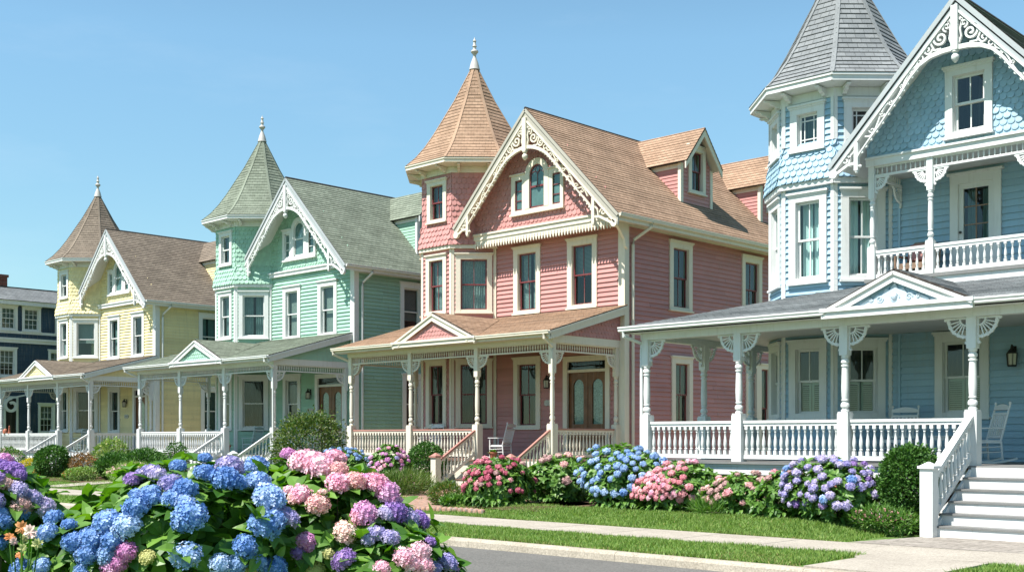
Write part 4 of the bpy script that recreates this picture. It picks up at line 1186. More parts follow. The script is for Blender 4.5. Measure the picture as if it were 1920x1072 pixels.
# ------------------------------------------------------------------ the blue house
paint('blue_ornament', (.56, .66, .74), var=.05)
def blue_house():
    H = empty('painted_house', (-11.85, 24.0, 0))
    tag(H, 'sky blue house with white trim, front balcony and grey shingled turret', 'house', 'gabled turret houses along the street')
    ox, oy = 11.85, -24.0
    def X(x): return x+ox
    def Y(y): return y+oy
    wall, roofm, trim = 'blue_paint', 'grey_shingles', 'white_trim'
    FRONT = Fr((0, 0, 0), (1, 0, 0), (0, 0, 1))
    XR, D = X(-4.6), 11.0; x_l = 0.0
    fw = [(X(-10.60), X(-9.46), 2.08, 3.83, .17, 'shutter', '2/1')]
    bdoor = (X(-10.27), X(-9.21), 4.93, 7.12)
    fdoor = (X(-8.0), X(-6.2), 1.16, 3.9)
    rz, rx, sl = 10.21, X(-9.34), 1.075
    w = MB()
    w.lapped(FRONT, [(x_l, 1.1), (XR, 1.1), (XR, 7.3), (x_l, 7.3)], .138, .038, [hole(x) for x in fw]+[(bdoor[0]+.1, bdoor[1]-.1, 4.93, 7.0), (fdoor[0]+.1, fdoor[1]-.1, 1.16, 3.8)], b0=1.1)
    LEFT = Fr((x_l, D, 0), (0, -1, 0), (0, 0, 1))
    lw = [(3.0, 4.1, 2.08, 3.83, .17, 'shutter', '2/1'), (3.0, 4.1, 5.1, 7.0, .17, 'sheer', '2/1')]
    w.lapped(LEFT, [(0, 1.1), (D, 1.1), (D, 7.6), (0, 7.6)], .138, .038, [hole(x) for x in lw], b0=1.1)
    RIGHT = Fr((XR, 0, 0), (0, 1, 0), (0, 0, 1))
    w.lapped(RIGHT, [(0, 1.1), (D, 1.1), (D, 6.0), (0, 6.0)], .138, .038, b0=1.1)
    BACK = Fr((XR, D, 0), (-1, 0, 0), (0, 0, 1)); zt = lambda x: rz-sl*abs(x-rx)-.14
    w.lapped(BACK, [(0, 1.1), (XR, 1.1), (XR, zt(0)), (XR-rx, zt(rx)), (0, zt(XR))], .138, .038, b0=1.1)
    # shingled gable over the balcony
    yg = Y(22.6)
    FG = Fr((0, yg, 0), (1, 0, 0), (0, 0, 1))
    gl, gr = X(-11.46), X(-7.22)
    gp = [(gl, 7.38), (gr, 7.38), (gr, zt(gr)), (rx, zt(rx)), (gl, zt(gl))]
    gw = (X(-9.77), X(-8.84), 7.58, 8.93)
    gh = hole(gw, .15)
    for q in ([(gl, 7.38), (gr, 7.38), (gr, 7.40), (gl, 7.40)],): w.face(FG, q)
    for q in (clip(gp, 0, gh[0], True), clip(gp, 0, gh[1], False), clip(clip(clip(gp, 0, gh[0], False), 0, gh[1], True), 1, gh[2], True), clip(clip(clip(gp, 0, gh[0], False), 0, gh[1], True), 1, gh[3], False)):
        if len(q) > 2: w.face(FG, q)
    w.scallops(FG, gp, .148, .122, .026, [gh], b0=7.40)
    for xx, u, a in ((gl, (0, -1, 0), 1), (gr, (0, 1, 0), 0)):
        FS = Fr((xx, 0 if a else yg, 0), u, (0, 0, 1)); w.face(FS, [(0, 7.3), (-yg, 7.3), (-yg, zt(xx)), (0, zt(xx))])
    w.build('wall', wall, H)
    f = MB(); f.box((.06, .06, 0), (XR-.06, D-.06, 1.1)); f.build('foundation', 'pier_brick', H)
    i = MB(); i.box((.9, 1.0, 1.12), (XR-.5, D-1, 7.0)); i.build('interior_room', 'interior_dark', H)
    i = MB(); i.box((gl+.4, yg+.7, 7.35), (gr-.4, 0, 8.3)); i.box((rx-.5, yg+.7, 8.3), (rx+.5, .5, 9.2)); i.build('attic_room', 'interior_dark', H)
    for x in fw: window(H, FRONT, x[:5], trim, trim, x[6], x[5])
    for x in lw: window(H, LEFT, x[:5], trim, trim, x[6], x[5])
    window(H, FG, gw+(.15,), trim, trim, '2/2', None)
    front_door(H, FRONT, fdoor[0], fdoor[1], fdoor[2], fdoor[3], trim, False)
    # balcony door
    d = MB(); a0, a1, b0, b1 = bdoor
    d.fbox(FRONT, a0, a0+.17, b0, b1-.18, -.01, .07); d.fbox(FRONT, a1-.17, a1, b0, b1-.18, -.01, .07); d.fbox(FRONT, a0-.002, a1+.002, b1-.18, b1, -.01, .072); d.fbox(FRONT, a0-.05, a1+.05, b1, b1+.05, -.01, .12)
    do = d.build('balcony_door', trim, H)
    lf = MB(); l, r, q0, q1 = a0+.17, a1-.17, b0+.02, b1-.18
    for (s0, s1, t0, t1) in ((l, l+.1, q0, q1), (r-.1, r, q0, q1), (l+.1, r-.1, q1-.11, q1), (l+.1, r-.1, q0, q0+.75)): lf.fbox(FRONT, s0, s1, t0, t1, -.03, .02)
    lf.fbox(FRONT, l+.16, r-.16, q0+.15, q0+.6, .02, .03)
    lo = lf.build('door_leaf', trim, do)
    g = MB(); g.face(FRONT, [(l+.1, q0+.75), (r-.1, q0+.75), (r-.1, q1-.11), (l+.1, q1-.11)], -.01); g.build('pane', 'window_glass', do)
    m_ = MB(); mid = (l+r)/2; m_.fbox(FRONT, mid-.012, mid+.012, q0+.75, q1-.11, -.02, .005)
    for k in (1, 2): bb = q0+.75+(q1-.86-q0)*k/3; m_.fbox(FRONT, l+.1, r-.1, bb-.012, bb+.012, -.019, .004)
    m_.build('glazing_bars', 'wicker', do)
    k = MB(); wavy(k, FRONT, l+.1, l+.3, q0+.75, q1-.11, -.2, .02, .08); wavy(k, FRONT, r-.3, r-.1, q0+.75, q1-.11, -.2, .02, .08); k.build('curtain', 'dark_curtain', do)
    h = MB(); h.lathe([(.012, 0), (.028, .03), (.028, .05), (.01, .06)], FRONT.p(l+.05, b0+1.0, .02), 8, axis=FRONT.n); h.build('door_handle', 'black_metal', do)
    # trim
    t = MB()
    t.fbox(FG, gl, gr, 7.28, 7.44, -.02, .05); t.fbox(FG, gl, gr, 7.42, 7.46, -.02, .09)
    t.build('wall_trim', trim, H)
    dp = MB(); dp.fbox(FRONT, X(-11.42), X(-11.37), 1.16, 7.2, -.01, .05); dp.build('drain_pipe', wall, H)
    ce = MB(); ce.box((gl, yg+.05, 7.24), (gr, -.02, 7.28)); ce.build('balcony_ceiling', 'porch_ceiling_white', H)
    # main roof
    oh = Y(22.02); nrm = math.hypot(1, sl); xe = X(-12.02); hl = rx-xe; zl = rz-sl*hl; hr = hl
    L = hl*nrm
    slab_roof(H, Fr((xe, D+.3, zl), (0, -1, 0), (1, 0, sl)), [(0, 0), (D+.3-oh, 0), (D+.3-oh, L), (0, L)], roofm, .12, .15, soffit=trim)
    hr = X(-6.4)-rx; Lr = hr*nrm; zr = rz-sl*hr
    slab_roof(H, Fr((rx+hr, oh, zr), (0, 1, 0), (-1, 0, sl)), [(0, 0), (D+.3-oh, 0), (D+.3-oh, Lr), (0, Lr)], roofm, .12, .15, soffit=trim)
    r_ = MB(); r_.tube([(rx, oh, rz-.02), (rx, D+.3, rz-.02)], .055, 8); r_.build('ridge_cap', 'dark_edge', H)
    AP = Fr((rx, oh, rz), (1, 0, 0), (0, 0, 1))
    rake_trim(H, AP, sl, hl, hr, trim, .28)
    cv = [(0,-1.06),(.25,-1.07),(.5,-1.12),(.72,-1.24),(.92,-1.45),(1.08,-1.68),(1.3,-1.95),(1.55,-2.26),(1.8,-2.54),(1.98,-2.75),(2.06,-2.86)]
    sc = .78
    bargeboard(H, AP, sl, hl, hr, trim, sc=sc, curve=[(a/sc, b/sc) for a, b in cv], fascia=.27)
    # upper balcony
    zf = 4.93; ybx = [X(-11.36), X(-10.11), X(-8.08), X(-6.6)]; by = yg+.05
    bf = MB(); bf.box((ybx[0]-.1, yg-.12, zf-.07), (ybx[3]+.1, -.02, zf)); bf.build('balcony_floor', 'deck_grey', H)
    bs = MB(); bs.box((ybx[0]-.08, yg-.08, zf-.32), (ybx[3]+.08, yg+.0, zf-.07)); bs.build('balcony_skirt', trim, H)
    for k, x in enumerate(ybx):
        porch_post(H, x, by, zf, 5.60, 6.62, 7.28, .125, trim, ([(-1, 0)] if k else [])+([(1, 0)] if k < 3 else [])+([(0, 1)] if k == 0 else []), .26, 7.07, name='balcony_post', base=1.3)
    for k in range(3):
        spindle_frieze(H, (ybx[k]+.065, by), (ybx[k+1]-.065, by), 7.28, 7.06, trim, .10, .018)
        balustrade(H, (ybx[k]+.08, by, zf), (ybx[k+1]-.08, by, zf), .60, trim, None, sp=.125, low=.03, r=.028, wid=.075, rail=.05)
    spindle_frieze(H, (ybx[0], by+.07), (ybx[0], -.04), 7.28, 7.06, trim, .10, .018)
    balustrade(H, (ybx[0], by+.08, zf), (ybx[0], -.3, zf), .60, trim, None, sp=.125, low=.03, r=.028, wid=.075, rail=.05)
    cb = bracket_mb(Fr((ybx[0]+.0, -.03, 7.06), (0, -1, 0), (0, 0, 1)), .34); cb.build('bracket', trim, H)
    # tower
    a = 1.5; side = 2*a*T8; e = (side-.93)/2
    wins = {0: [(e, side-e, 5.09, 7.05, 'sheer', '2/2'), (e, side-e, 2.09, 3.78, 'shutter', '2/1'), (.19, side-.21, 8.03, 9.00, 'dark', 'prairie')],
            1: [(e-.02, side-e+.02, 5.09, 7.05, 'sheer', '2/2'), (e-.02, side-e+.02, 2.09, 3.78, 'shutter', '2/1'), (.20, side-.20, 8.03, 9.0, None, 'prairie')],
            7: [(e, side-e, 5.09, 7.05, 'sheer', '2/2'), (e, side-e, 2.09, 3.78, 'shutter', '2/1'), (.20, side-.20, 8.03, 9.0, 'dark', 'prairie')]}
    tower(H, X(-13.1), Y(24.6), a, 1.1, 7.18, 7.30, 9.08, 9.48, 1.93, 12.85, None, wall, roofm, trim, trim, False, wins, '2/2', 'blue', .138, .15, .145, 2, .15)
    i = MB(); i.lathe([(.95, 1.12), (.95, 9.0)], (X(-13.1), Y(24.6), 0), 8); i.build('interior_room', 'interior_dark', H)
    fd = MB(); fd.lathe([(1.55, 0), (1.55, 1.1)], (X(-13.1), Y(24.6), 0), 8); fd.build('foundation', 'pier_brick', H)
    # wrap-around porch
    py = Y(20.4); zf = 1.16
    xs = [X(-15.52), X(-13.16), X(-10.79), X(-8.34), X(-5.9)]
    xl = xs[0]
    pf = MB(); pf.box((xl-.18, py-.2, zf-.045), (xs[4]+2.2, -.02, zf)); pf.box((xl-.18, -.02, zf-.045), (X(-11.9), 7.0, zf)); pf.build('porch_floor', 'deck_grey', H)
    sk = MB(); sk.box((xl-.12, py-.13, .90), (X(-8.42), py-.07, zf-.045)); sk.box((xl-.12, py-.07, .90), (xl-.06, 7.0, zf-.045)); sk.box((xl-.1, py-.155, 1.07), (X(-8.42), py-.13, zf-.046)); sk.build('porch_skirt', trim, H)
    for x in (xl+.2, X(-13.0), X(-10.9)):
        pr = MB(); pr.box((x-.25, py-.03, 0), (x+.25, py+.35, .92)); pr.build('brick_pier', 'pier_brick', H)
    la = MB(); FLt = Fr((0, py+.05, 0), (1, 0, 0), (0, 0, 1)); xx = xl
    la2 = []
    while xx < X(-8.6):
        for sg in (1, -1):
            p0, p1 = (xx, .05), (xx+.85*sg, .90)
            la.ribbon(FLt, [p0, p1], .04, 0 if sg > 0 else .02, .018 if sg > 0 else .038)
        xx += .14
    la.build('lattice', trim, H)
    zb = 3.78
    bm = MB(); bm.box((xl-.10, py-.10, zb), (xs[4]+2, py+.10, 4.0)); bm.box((xl-.098, py+.10, zb), (xl+.10, 7.0, 4.0)); bm.build('porch_beam', trim, H)
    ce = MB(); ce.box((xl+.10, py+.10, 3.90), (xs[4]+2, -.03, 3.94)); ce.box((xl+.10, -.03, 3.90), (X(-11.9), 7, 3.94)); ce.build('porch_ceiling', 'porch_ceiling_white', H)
    for k, x in enumerate(xs):
        dirs = ([(-1, 0)] if k else [])+[(1, 0)]+([(0, 1)] if k == 0 else [])
        porch_post(H, x, py, zf, 2.13, 3.22, zb, .17, trim, dirs, .36, zb, base=1.32)
    for y in (Y(22.58), Y(24.6), Y(27.0)): porch_post(H, xl, y, zf, 2.13, 3.22, zb, .17, trim, [(0, -1), (0, 1)], .36, zb, base=1.32)
    for k in (0, 1, 2): balustrade(H, (xs[k]+.12, py, zf), (xs[k+1]-.12, py, zf), .84, trim, None, sp=.133, low=.07, r=.037, wid=.10)
    balustrade(H, (xs[4]+.12, py, zf), (xs[4]+2.0, py, zf), .84, trim, None, sp=.133, low=.07, r=.037, wid=.10)
    stairs(H, xs[3]+.06, xs[4]-.06, py-.2, zf, 6, .295, trim, 'deck_grey')
    for x in (xs[3], xs[4]):
        ny = Y(18.62)
        n = MB(); n.box((x-.11, ny-.11, 0), (x+.11, ny+.11, 1.14)); no = n.build('newel_post', trim, H)
        c = MB(); c.box((x-.14, ny-.14, 1.14), (x+.14, ny+.14, 1.185)); c.lathe([(.165, 1.185), (.02, 1.25)], (x, ny, 0), 4); c.build('newel_cap', trim, no)
        balustrade(H, (x, ny+.1, .10), (x, py-.11, zf-.04), .93, trim, None, sp=.135, low=.16, r=.036, wid=.13, rail=.07)
    ps = .25; y0 = Y(19.97); z0 = 4.06
    Ly = -y0; Lp = Ly*math.hypot(1, ps)
    x0r = X(-15.9)
    slab_roof(H, Fr((x0r, y0, z0), (1, 0, 0), (0, 1, ps)), [(0, 0), (xs[4]+2.2-x0r, 0), (xs[4]+2.2-x0r, Lp), (Ly, Lp)], roofm, .07, .13, .012, soffit=trim, name='porch_roof')
    slab_roof(H, Fr((x0r, 7.0, z0), (0, -1, 0), (1, 0, ps)), [(0, 0), (7-y0, 0), (7-y0-Ly, Lp), (0, Lp)], roofm, .07, .13, .012, soffit=trim, name='porch_roof')
    sf = MB(); sf.box((x0r+.02, y0+.02, 3.93), (xs[4]+2.1, py-.1, 3.96)); sf.box((x0r+.02, y0+.02, 3.93), (xs[4]+2.1, y0+.05, z0-.03))
    sf.box((x0r+.02, y0+.05, 3.93), (x0r+.05, 7, z0-.03)); sf.box((x0r+.05, py-.1, 3.93), (xl-.098, 7, 3.96)); sf.build('porch_fascia', trim, H)
    px = X(-9.57)
    gutter(H, (x0r-.02, y0+.01, z0), (px-1.42, y0+.01, z0), (0, -1, 0), trim, .12); gutter(H, (px+1.42, y0+.01, z0), (xs[4]+2.2, y0+.01, z0), (0, -1, 0), trim, .12)
    pediment(H, (px, y0-.06, z0+.64), 1.42, .64, 2.4, ps, wall, roofm, trim, fancy=True, thick=.13)
    hook(H, [(x0r+.1, y0-.05, z0-.1), (x0r+.1, y0-.05, z0-.2), (xl-.14, py-.02, z0-.34), (xl-.13, py-.02, z0-.5), (xl-.13, py-.02, .9)], trim, .04)
    lantern(H, FRONT.at(X(-8.95), 0, .03), 3.28)
    return H
blueH = blue_house()
# ------------------------------------------------------------------ ground
import numpy as np
def sst(a, b, x):
    t = min(1, max(0, (x-a)/(b-a))); return t*t*(3-2*t)
def lawn_h(x, y):
    return .17*sst(16.9, 18.5, y)*sst(-20.3, -18.6, x)*(1-sst(-10.2, -9.0, x)) + .10*sst(17.2, 20, y)*(1-sst(-23, -21.5, x))
def sheet(name, x0, x1, y0, y1, step, off, mat, hf=lawn_h, kind='structure', edge=0):
    nx = max(1, int((x1-x0)/step)); ny = max(1, int((y1-y0)/step)); P = []; F = []
    for j in range(ny+1):
        for i in range(nx+1):
            x = x0+(x1-x0)*i/nx; y = y0+(y1-y0)*j/ny
            if edge and (i in (0, nx) or j in (0, ny)):
                x += random.uniform(-edge, edge); y += random.uniform(-edge, edge)
            P.append((x, y, hf(x, y)+off))
    for j in range(ny):
        for i in range(nx):
            a = j*(nx+1)+i; F.append((a, a+1, a+nx+2, a+nx+1))
    m = MB(); m.add(P, F); o = m.build(name, mat, None, smooth=60)
    if kind: tag(o, kind=kind)
    return o
flat = lambda x, y: 0
g = MB(); g.face(WORLD, [(-1500, -1500), (1500, -1500), (1500, 1500), (-1500, 1500)], -.16); tag(g.build('ground', 'lawn'), kind='structure')
g = MB(); g.face(WORLD, [(-260, 5.1), (160, 5.1), (160, 13.10), (-260, 13.10)], -.135); tag(g.build('road', 'asphalt'), kind='structure')
k = MB()
KS = Fr((0, 0, 0), (0, 1, 0), (0, 0, 1))
x = -120.0
while x < 40:
    for (yo, sg) in ((13.30, -1), (4.90, 1)):
        pr = [(yo, -.16), (yo, .0), (yo+sg*.13, .0), (yo+sg*.165, -.012), (yo+sg*.185, -.04), (yo+sg*.20, -.16)]
        if sg < 0: pr = pr[::-1]
        F = Fr((x, 0, random.uniform(-.004, .004)), (0, 1, 0), (0, 0, 1)); k.prism(F, pr, 0, 3.035 if random.random() < .9 else 3.02)
    x += 3.04
tag(k.build('kerb', 'kerb_concrete'), kind='structure')
lo = sheet('front_lawn', -100, 30, 13.30, 60, .55, -.012, 'lawn')
sheet('near_verge', -40, 20, -25, 4.90, 3, -.005, 'lawn', flat)
s = MB(); x = -100.0
while x < 30:
    s.box((x+.006, 15.28, -.08), (x+1.5, 16.78, .012+random.uniform(-.003, .003))); x += 1.506
tag(s.build('sidewalk', 'concrete'), kind='structure')
s = MB()
for a, b in ((13.31, 14.29), (14.30, 15.27)): s.box((-7.62, a, -.08), (-6.02, b, .012))
s.prism(WORLD, [(-7.63, 14.75), (-7.63, 15.27), (-8.0, 15.27)], -.08, .010)
tag(s.build('front_walk', 'concrete'), kind='structure')
g = MB(); g.face(WORLD, [(-8.85, 16.80), (-4.5, 16.80), (-4.5, 18.9), (-8.3, 18.9), (-8.45, 18.45)], .012); tag(g.build('paver_path', 'paver_stone'), kind='structure')
g = MB()
L = [(-21.8, 16.80), (-22.3, 18.2), (-23.6, 20.2), (-25.0, 22.0), (-26.0, 23.9)]; R = [(-19.6, 16.80), (-20.1, 18.2), (-21.0, 20.0), (-22.2, 22.0), (-23.0, 23.9)]
P = []
for (a, b) in zip(L, R):
    for i in range(5):
        q = (a[0]+(b[0]-a[0])*i/4, a[1]+(b[1]-a[1])*i/4); P.append((q[0], q[1], lawn_h(*q)+.012))
g.add(P, [(j*5+i, j*5+i+1, j*5+i+6, j*5+i+5) for j in range(4) for i in range(4)]); tag(g.build('brick_path', 'path_brick'), kind='structure')
for x in (-38.4, -53.6):
    sheet('front_walk', x-.7, x+.7, 16.80, 23.8, .5, .012, 'concrete')
for (a, b, c, d) in ((-17.8, -8.95, 18.55, 20.25), (-19.9, -16.4, 17.75, 21.5), (-33.0, -26.3, 20.2, 25.3), (-63, -39.2, 18.9, 24.6)):
    sheet('mulch_bed', a, b, c, d, .3, .012, 'mulch', edge=.10)

for (a, b) in ((-22.3, -16.0), (-35.9, -32.6), (-51.3, -47.0)):
    g = MB(); g.face(WORLD, [(a, 24.5), (b, 24.5), (b, 46), (a, 46)], .20); tag(g.build('bounce_yard', 'warm_bounce_yard'), kind='structure')  # unseen ground between the houses, added to bounce warm light onto side walls
# grass blades
def grass(name, rects, mat, hmin, hmax, seed):
    rng = np.random.default_rng(seed); vs = []
    for (x0, x1, y0, y1, dens) in rects:
        n = int((x1-x0)*(y1-y0)*dens)
        x = rng.uniform(x0, x1, n); y = rng.uniform(y0, y1, n)
        cl = .5+.5*np.sin(x*2.1+np.sin(y*3.3)*1.5)*np.sin(y*2.7+1.3*np.sin(x*1.7))
        keep = rng.random(n) < (.45+.55*cl); x = x[keep]; y = y[keep]; n = len(x)
        z = np.array([lawn_h(a, b) for a, b in zip(x, y)])-.015
        h = rng.uniform(hmin, hmax, n)*(.7+.5*cl[keep]); th = rng.uniform(0, 2*PI, n); w = rng.uniform(.006, .013, n)
        ln = rng.normal(0, .45, (n, 2))*h[:, None]
        b0 = np.stack([x-np.cos(th)*w, y-np.sin(th)*w, z], 1); b1 = np.stack([x+np.cos(th)*w, y+np.sin(th)*w, z], 1)
        tp = np.stack([x+ln[:, 0], y+ln[:, 1], z+h], 1)
        vs.append(np.stack([b0, b1, tp], 1).reshape(-1, 3))
    vv = np.concatenate(vs).astype('f4'); nt_ = len(vv)//3
    me = bpy.data.meshes.new(name); me.vertices.add(len(vv)); me.vertices.foreach_set('co', vv.ravel())
    me.loops.add(nt_*3); me.loops.foreach_set('vertex_index', np.arange(nt_*3, dtype='i4'))
    me.polygons.add(nt_); me.polygons.foreach_set('loop_start', np.arange(0, nt_*3, 3, dtype='i4'))
    me.update(calc_edges=True); me.materials.append(MAT[mat])
    o = bpy.data.objects.new(name, me); COL.objects.link(o); tag(o, kind='stuff'); return o
grass('grass', [(-22, -7.75, 13.33, 15.24, 2600), (-5.95, -2.2, 13.33, 15.24, 2600), (-60, -22, 13.33, 15.24, 350), (-19.4, -8.95, 16.82, 18.75, 2600), (-24, -22.4, 16.82, 20, 600), (-62, -24, 16.82, 20.0, 350)], 'grass_blade', .035, .085, 1)
grass('dry_grass', [(-22, -7.75, 13.33, 13.55, 900), (-9.3, -7.8, 13.5, 14.4, 1600), (-19.4, -9, 16.82, 17.05, 1100), (-22, -7.75, 13.33, 15.24, 420), (-19.4, -9, 16.82, 18.7, 350), (-5.9, -2.2, 13.33, 15.2, 300), (-60, -24, 16.82, 20, 60)], 'dry_blade', .02, .06, 2)

# ------------------------------------------------------------------ plants
def leaf(mb, p, d, n, L, W, droop=.3, fold=.25, st=(0, .3, .65, 1.0), wp=(.06, .95, .78, .02), mi=0):
    d = d.normalized(); s = d.cross(n)
    if s.length < 1e-3: s = d.orthogonal()
    s.normalize(); n = s.cross(d)
    P = []
    for t, w in zip(st, wp):
        c = p+d*(L*t)-n*(droop*L*t*t)
        P += [c-s*(W/2*w)+n*(fold*W/2*w), c, c+s*(W/2*w)+n*(fold*W/2*w)]
    F = []
    for i in range(len(st)-1):
        a = i*3; F += [(a, a+1, a+4, a+3), (a+1, a+2, a+5, a+4)]
    mb.add(P, F, mi)
def rdir(zmin=-1, zmax=1):
    z = random.uniform(zmin, zmax); t = random.uniform(0, 2*PI); r = math.sqrt(1-z*z)
    return V((r*math.cos(t), r*math.sin(t), z))
class Blob:                                   # bumpy ellipsoid crown
    def __init__(s, c, r, seed=0, amp=.13):
        s.c = V(c); s.r = V(r); s.amp = amp
        rg = random.Random(seed); s.k = [(V((rg.gauss(0, 1), rg.gauss(0, 1), rg.gauss(0, 1)))*2.2, rg.uniform(0, 6)) for _ in range(5)]
    def rad(s, d): return 1+s.amp*sum(math.sin(k.dot(d)+ph) for k, ph in s.k)/2.2
    def pt(s, d, f=1.0):
        q = s.rad(d)*f; return s.c+V((d.x*s.r.x*q, d.y*s.r.y*q, d.z*s.r.z*q))
    def nrm(s, d): return V((d.x/s.r.x, d.y/s.r.y, d.z/s.r.z)).normalized()
    def hit(s, u, v):                          # nearest crown point along a survey ray
        d = ray(u, v); o = V((0, 0, EYE))-s.c
        ds = V((d.x/s.r.x, d.y/s.r.y, d.z/s.r.z)); os_ = V((o.x/s.r.x, o.y/s.r.y, o.z/s.r.z))
        A = ds.dot(ds); B = os_.dot(ds); C = os_.dot(os_)-1; D = B*B-A*C
        t = (-B-math.sqrt(D))/A if D > 0 else -B/A
        p = V((0, 0, EYE))+d*t; q = p-s.c
        return p, s.nrm(V((q.x/s.r.x, q.y/s.r.y, q.z/s.r.z)).normalized())
def whorl(mb, p, ax, n, L, W, tilt=.9, mi=0, **kw):
    ax = ax.normalized(); x = ax.orthogonal().normalized(); y = ax.cross(x); ph = random.uniform(0, 6.28)
    for i in range(n):
        t = ph+2*PI*i/n+random.uniform(-.3, .3); e = x*math.cos(t)+y*math.sin(t)
        ti = tilt+random.uniform(-.35, .35)
        d = ax*math.cos(ti)+e*math.sin(ti)
        k = random.uniform(.65, 1.15)
        leaf(mb, p, d, ax*math.sin(ti)-e*math.cos(ti), L*k, W*k, random.uniform(.1, .5), random.uniform(.1, .45), mi=mi, **kw)
def stems(parent, base, tips, r=.012, mat='stem_bark', name='stem'):
    m = MB()
    for t in tips:
        mid = V(base).lerp(t, .5)+V((random.uniform(-.06, .06), random.uniform(-.06, .06), .04))
        m.tube([V(base)+V((random.uniform(-.08, .08), random.uniform(-.08, .08), 0)), mid, t], [r, r*.8, r*.4], 5)
    return m.build(name, mat, parent, smooth=60)

HEADS = {}
def head_mesh(kind, nfl, seed, zmin=-.55, fr_=.30, mat='blue_petals'):
    key = (mat, nfl, seed)
    if key in HEADS: return HEADS[key]
    rg = random.Random(seed*31+nfl); m = MB()
    # inner ball keeps the head closed
    for k in range(1):
        m.lathe([(.05, -.62), (.48, -.5), (.74, -.15), (.76, .2), (.55, .56), (.2, .74), (.02, .78)], (0, 0, 0), 10)
    for i in range(nfl):
        f = (i+.5)/nfl; z = 1-(1-zmin)*f; th = i*2.39996+rg.uniform(-.2, .2); r = math.sqrt(max(0, 1-z*z))
        d = V((r*math.cos(th), r*math.sin(th), z)); q = rg.uniform(.86, 1.06)
        nn = (d+V((rg.gauss(0, .3), rg.gauss(0, .3), rg.gauss(0, .3)))).normalized()
        x = nn.orthogonal().normalized(); y = nn.cross(x); a0 = rg.uniform(0, 6.28)
        c = V((d.x, d.y, d.z*.86))*q; P = [c-nn*.04]; F = []
        s = fr_*rg.uniform(.8, 1.15)
        for j in range(4):
            a = a0+j*PI/2
            e = lambda aa, rr, h: c+x*(math.cos(aa)*rr)+y*(math.sin(aa)*rr)+nn*h
            b = len(P); P += [e(a-.62, s*.72, .01), e(a-.22, s*1.02, .035), e(a+.22, s*1.02, .02), e(a+.62, s*.72, .0)]
            F.append((0, b, b+1, b+2, b+3))
        m.add(P, F)
    o = m.build('flower_head', mat, None); me = o.data; bpy.data.objects.remove(o); HEADS[key] = me
    return me
def add_head(parent, p, n, r, mat, nfl=90, flat_=1.0, name='flower_head', fr_=.30, label=None):
    me = head_mesh('m', nfl, random.randint(0, 2), mat=mat, fr_=fr_)
    q = (n+V((0, 0, .7))).normalized().to_track_quat('Z', 'Y')
    o = inst(name, me, parent, p-parent.location)
    o.rotation_mode = 'QUATERNION'; o.rotation_quaternion = q
    o.scale = (r*random.uniform(.92, 1.1), r*random.uniform(.92, 1.1), r*flat_*random.uniform(.9, 1.08))
    if label: o['label'] = label
    return o

# ---- three big hydrangeas in front of the camera
FINE = dict(st=(0, .12, .35, .65, .88, 1), wp=(.06, .55, 1, .85, .35, .01))
def big_bush(name, label, blobs, nsh, heads, Lf, extra=None, leafm='hydrangea_leaf'):
    c0 = blobs[0].c; root = empty(name, (c0.x, c0.y, 0)); tag(root, label, 'hydrangea', 'flowering hydrangeas in the near verge')
    m = MB(); off = V((c0.x, c0.y, 0)); tips = []
    hp = []
    for (u, v, r, mat) in heads:
        best = None
        for b in blobs:
            p, n = b.hit(u, v); d = (p-b.c); q = V((d.x/b.r.x, d.y/b.r.y, d.z/b.r.z)).length
            dep = (p-V((0, 0, EYE))).dot(FW)
            sc_ = (max(0, q-1.02), dep)
            if best is None or sc_ < best[0]: best = (sc_, p, n, dep)
        _, p, n, dep = best
        hp.append((p, n, r*dep/FPX, mat))
    for (p, n, r, mat) in hp:
        big = mat not in ('lime_petals',)
        add_head(root, p+n*r*.25, n, r*1.14, mat, 120 if r > .03 else 50, .92 if big else .7, fr_=.20 if r > .03 else .3)
        tips.append(p-off-V((0, 0, r*.6)))
        ax = (n+V((0, 0, .5))).normalized()
        whorl(m, p-off-ax*r*.75, ax, random.randint(4, 6), Lf*1.05, Lf*.62, 1.25, **FINE)
    for b in blobs:
        for i in range(nsh):
            d = rdir(-.75, 1); p = b.pt(d, random.uniform(.86, 1.04)); n = b.nrm(d)
            if any((p-h[0]).length < h[2]*1.0 for h in hp): continue
            ax = (n+V((0, 0, .55))+V((random.gauss(0, .25), random.gauss(0, .25), 0))).normalized()
            whorl(m, p-off-ax*.05, ax, random.randint(5, 7), Lf, Lf*.60, random.uniform(.85, 1.25), **FINE); tips.append(p-off)
        for i in range(nsh*2):
            d = rdir(-.95, .95); p = b.pt(d, random.uniform(.45, .86)); e = rdir(-.3, .8)
            leaf(m, p-off, e, rdir(.2, 1), Lf*random.uniform(.7, 1.1), Lf*.58, .3, .25)
    m.build('foliage', leafm, root)
    random.shuffle(tips); stems(root, (0, 0, 0), tips[:60], .009)
    if extra: extra(root, off)
    return root
def dep_pt(u, v, dep): return ray(u, v)*dep+V((0, 0, EYE))
BL, PB, LV, VI, PK, OR, PE, LM = 'blue_petals', 'pale_blue_petals', 'lavender_petals', 'violet_petals', 'pink_petals', 'orchid_petals', 'peach_petals', 'lime_petals'
c = dep_pt(345, 1010, 6.7)
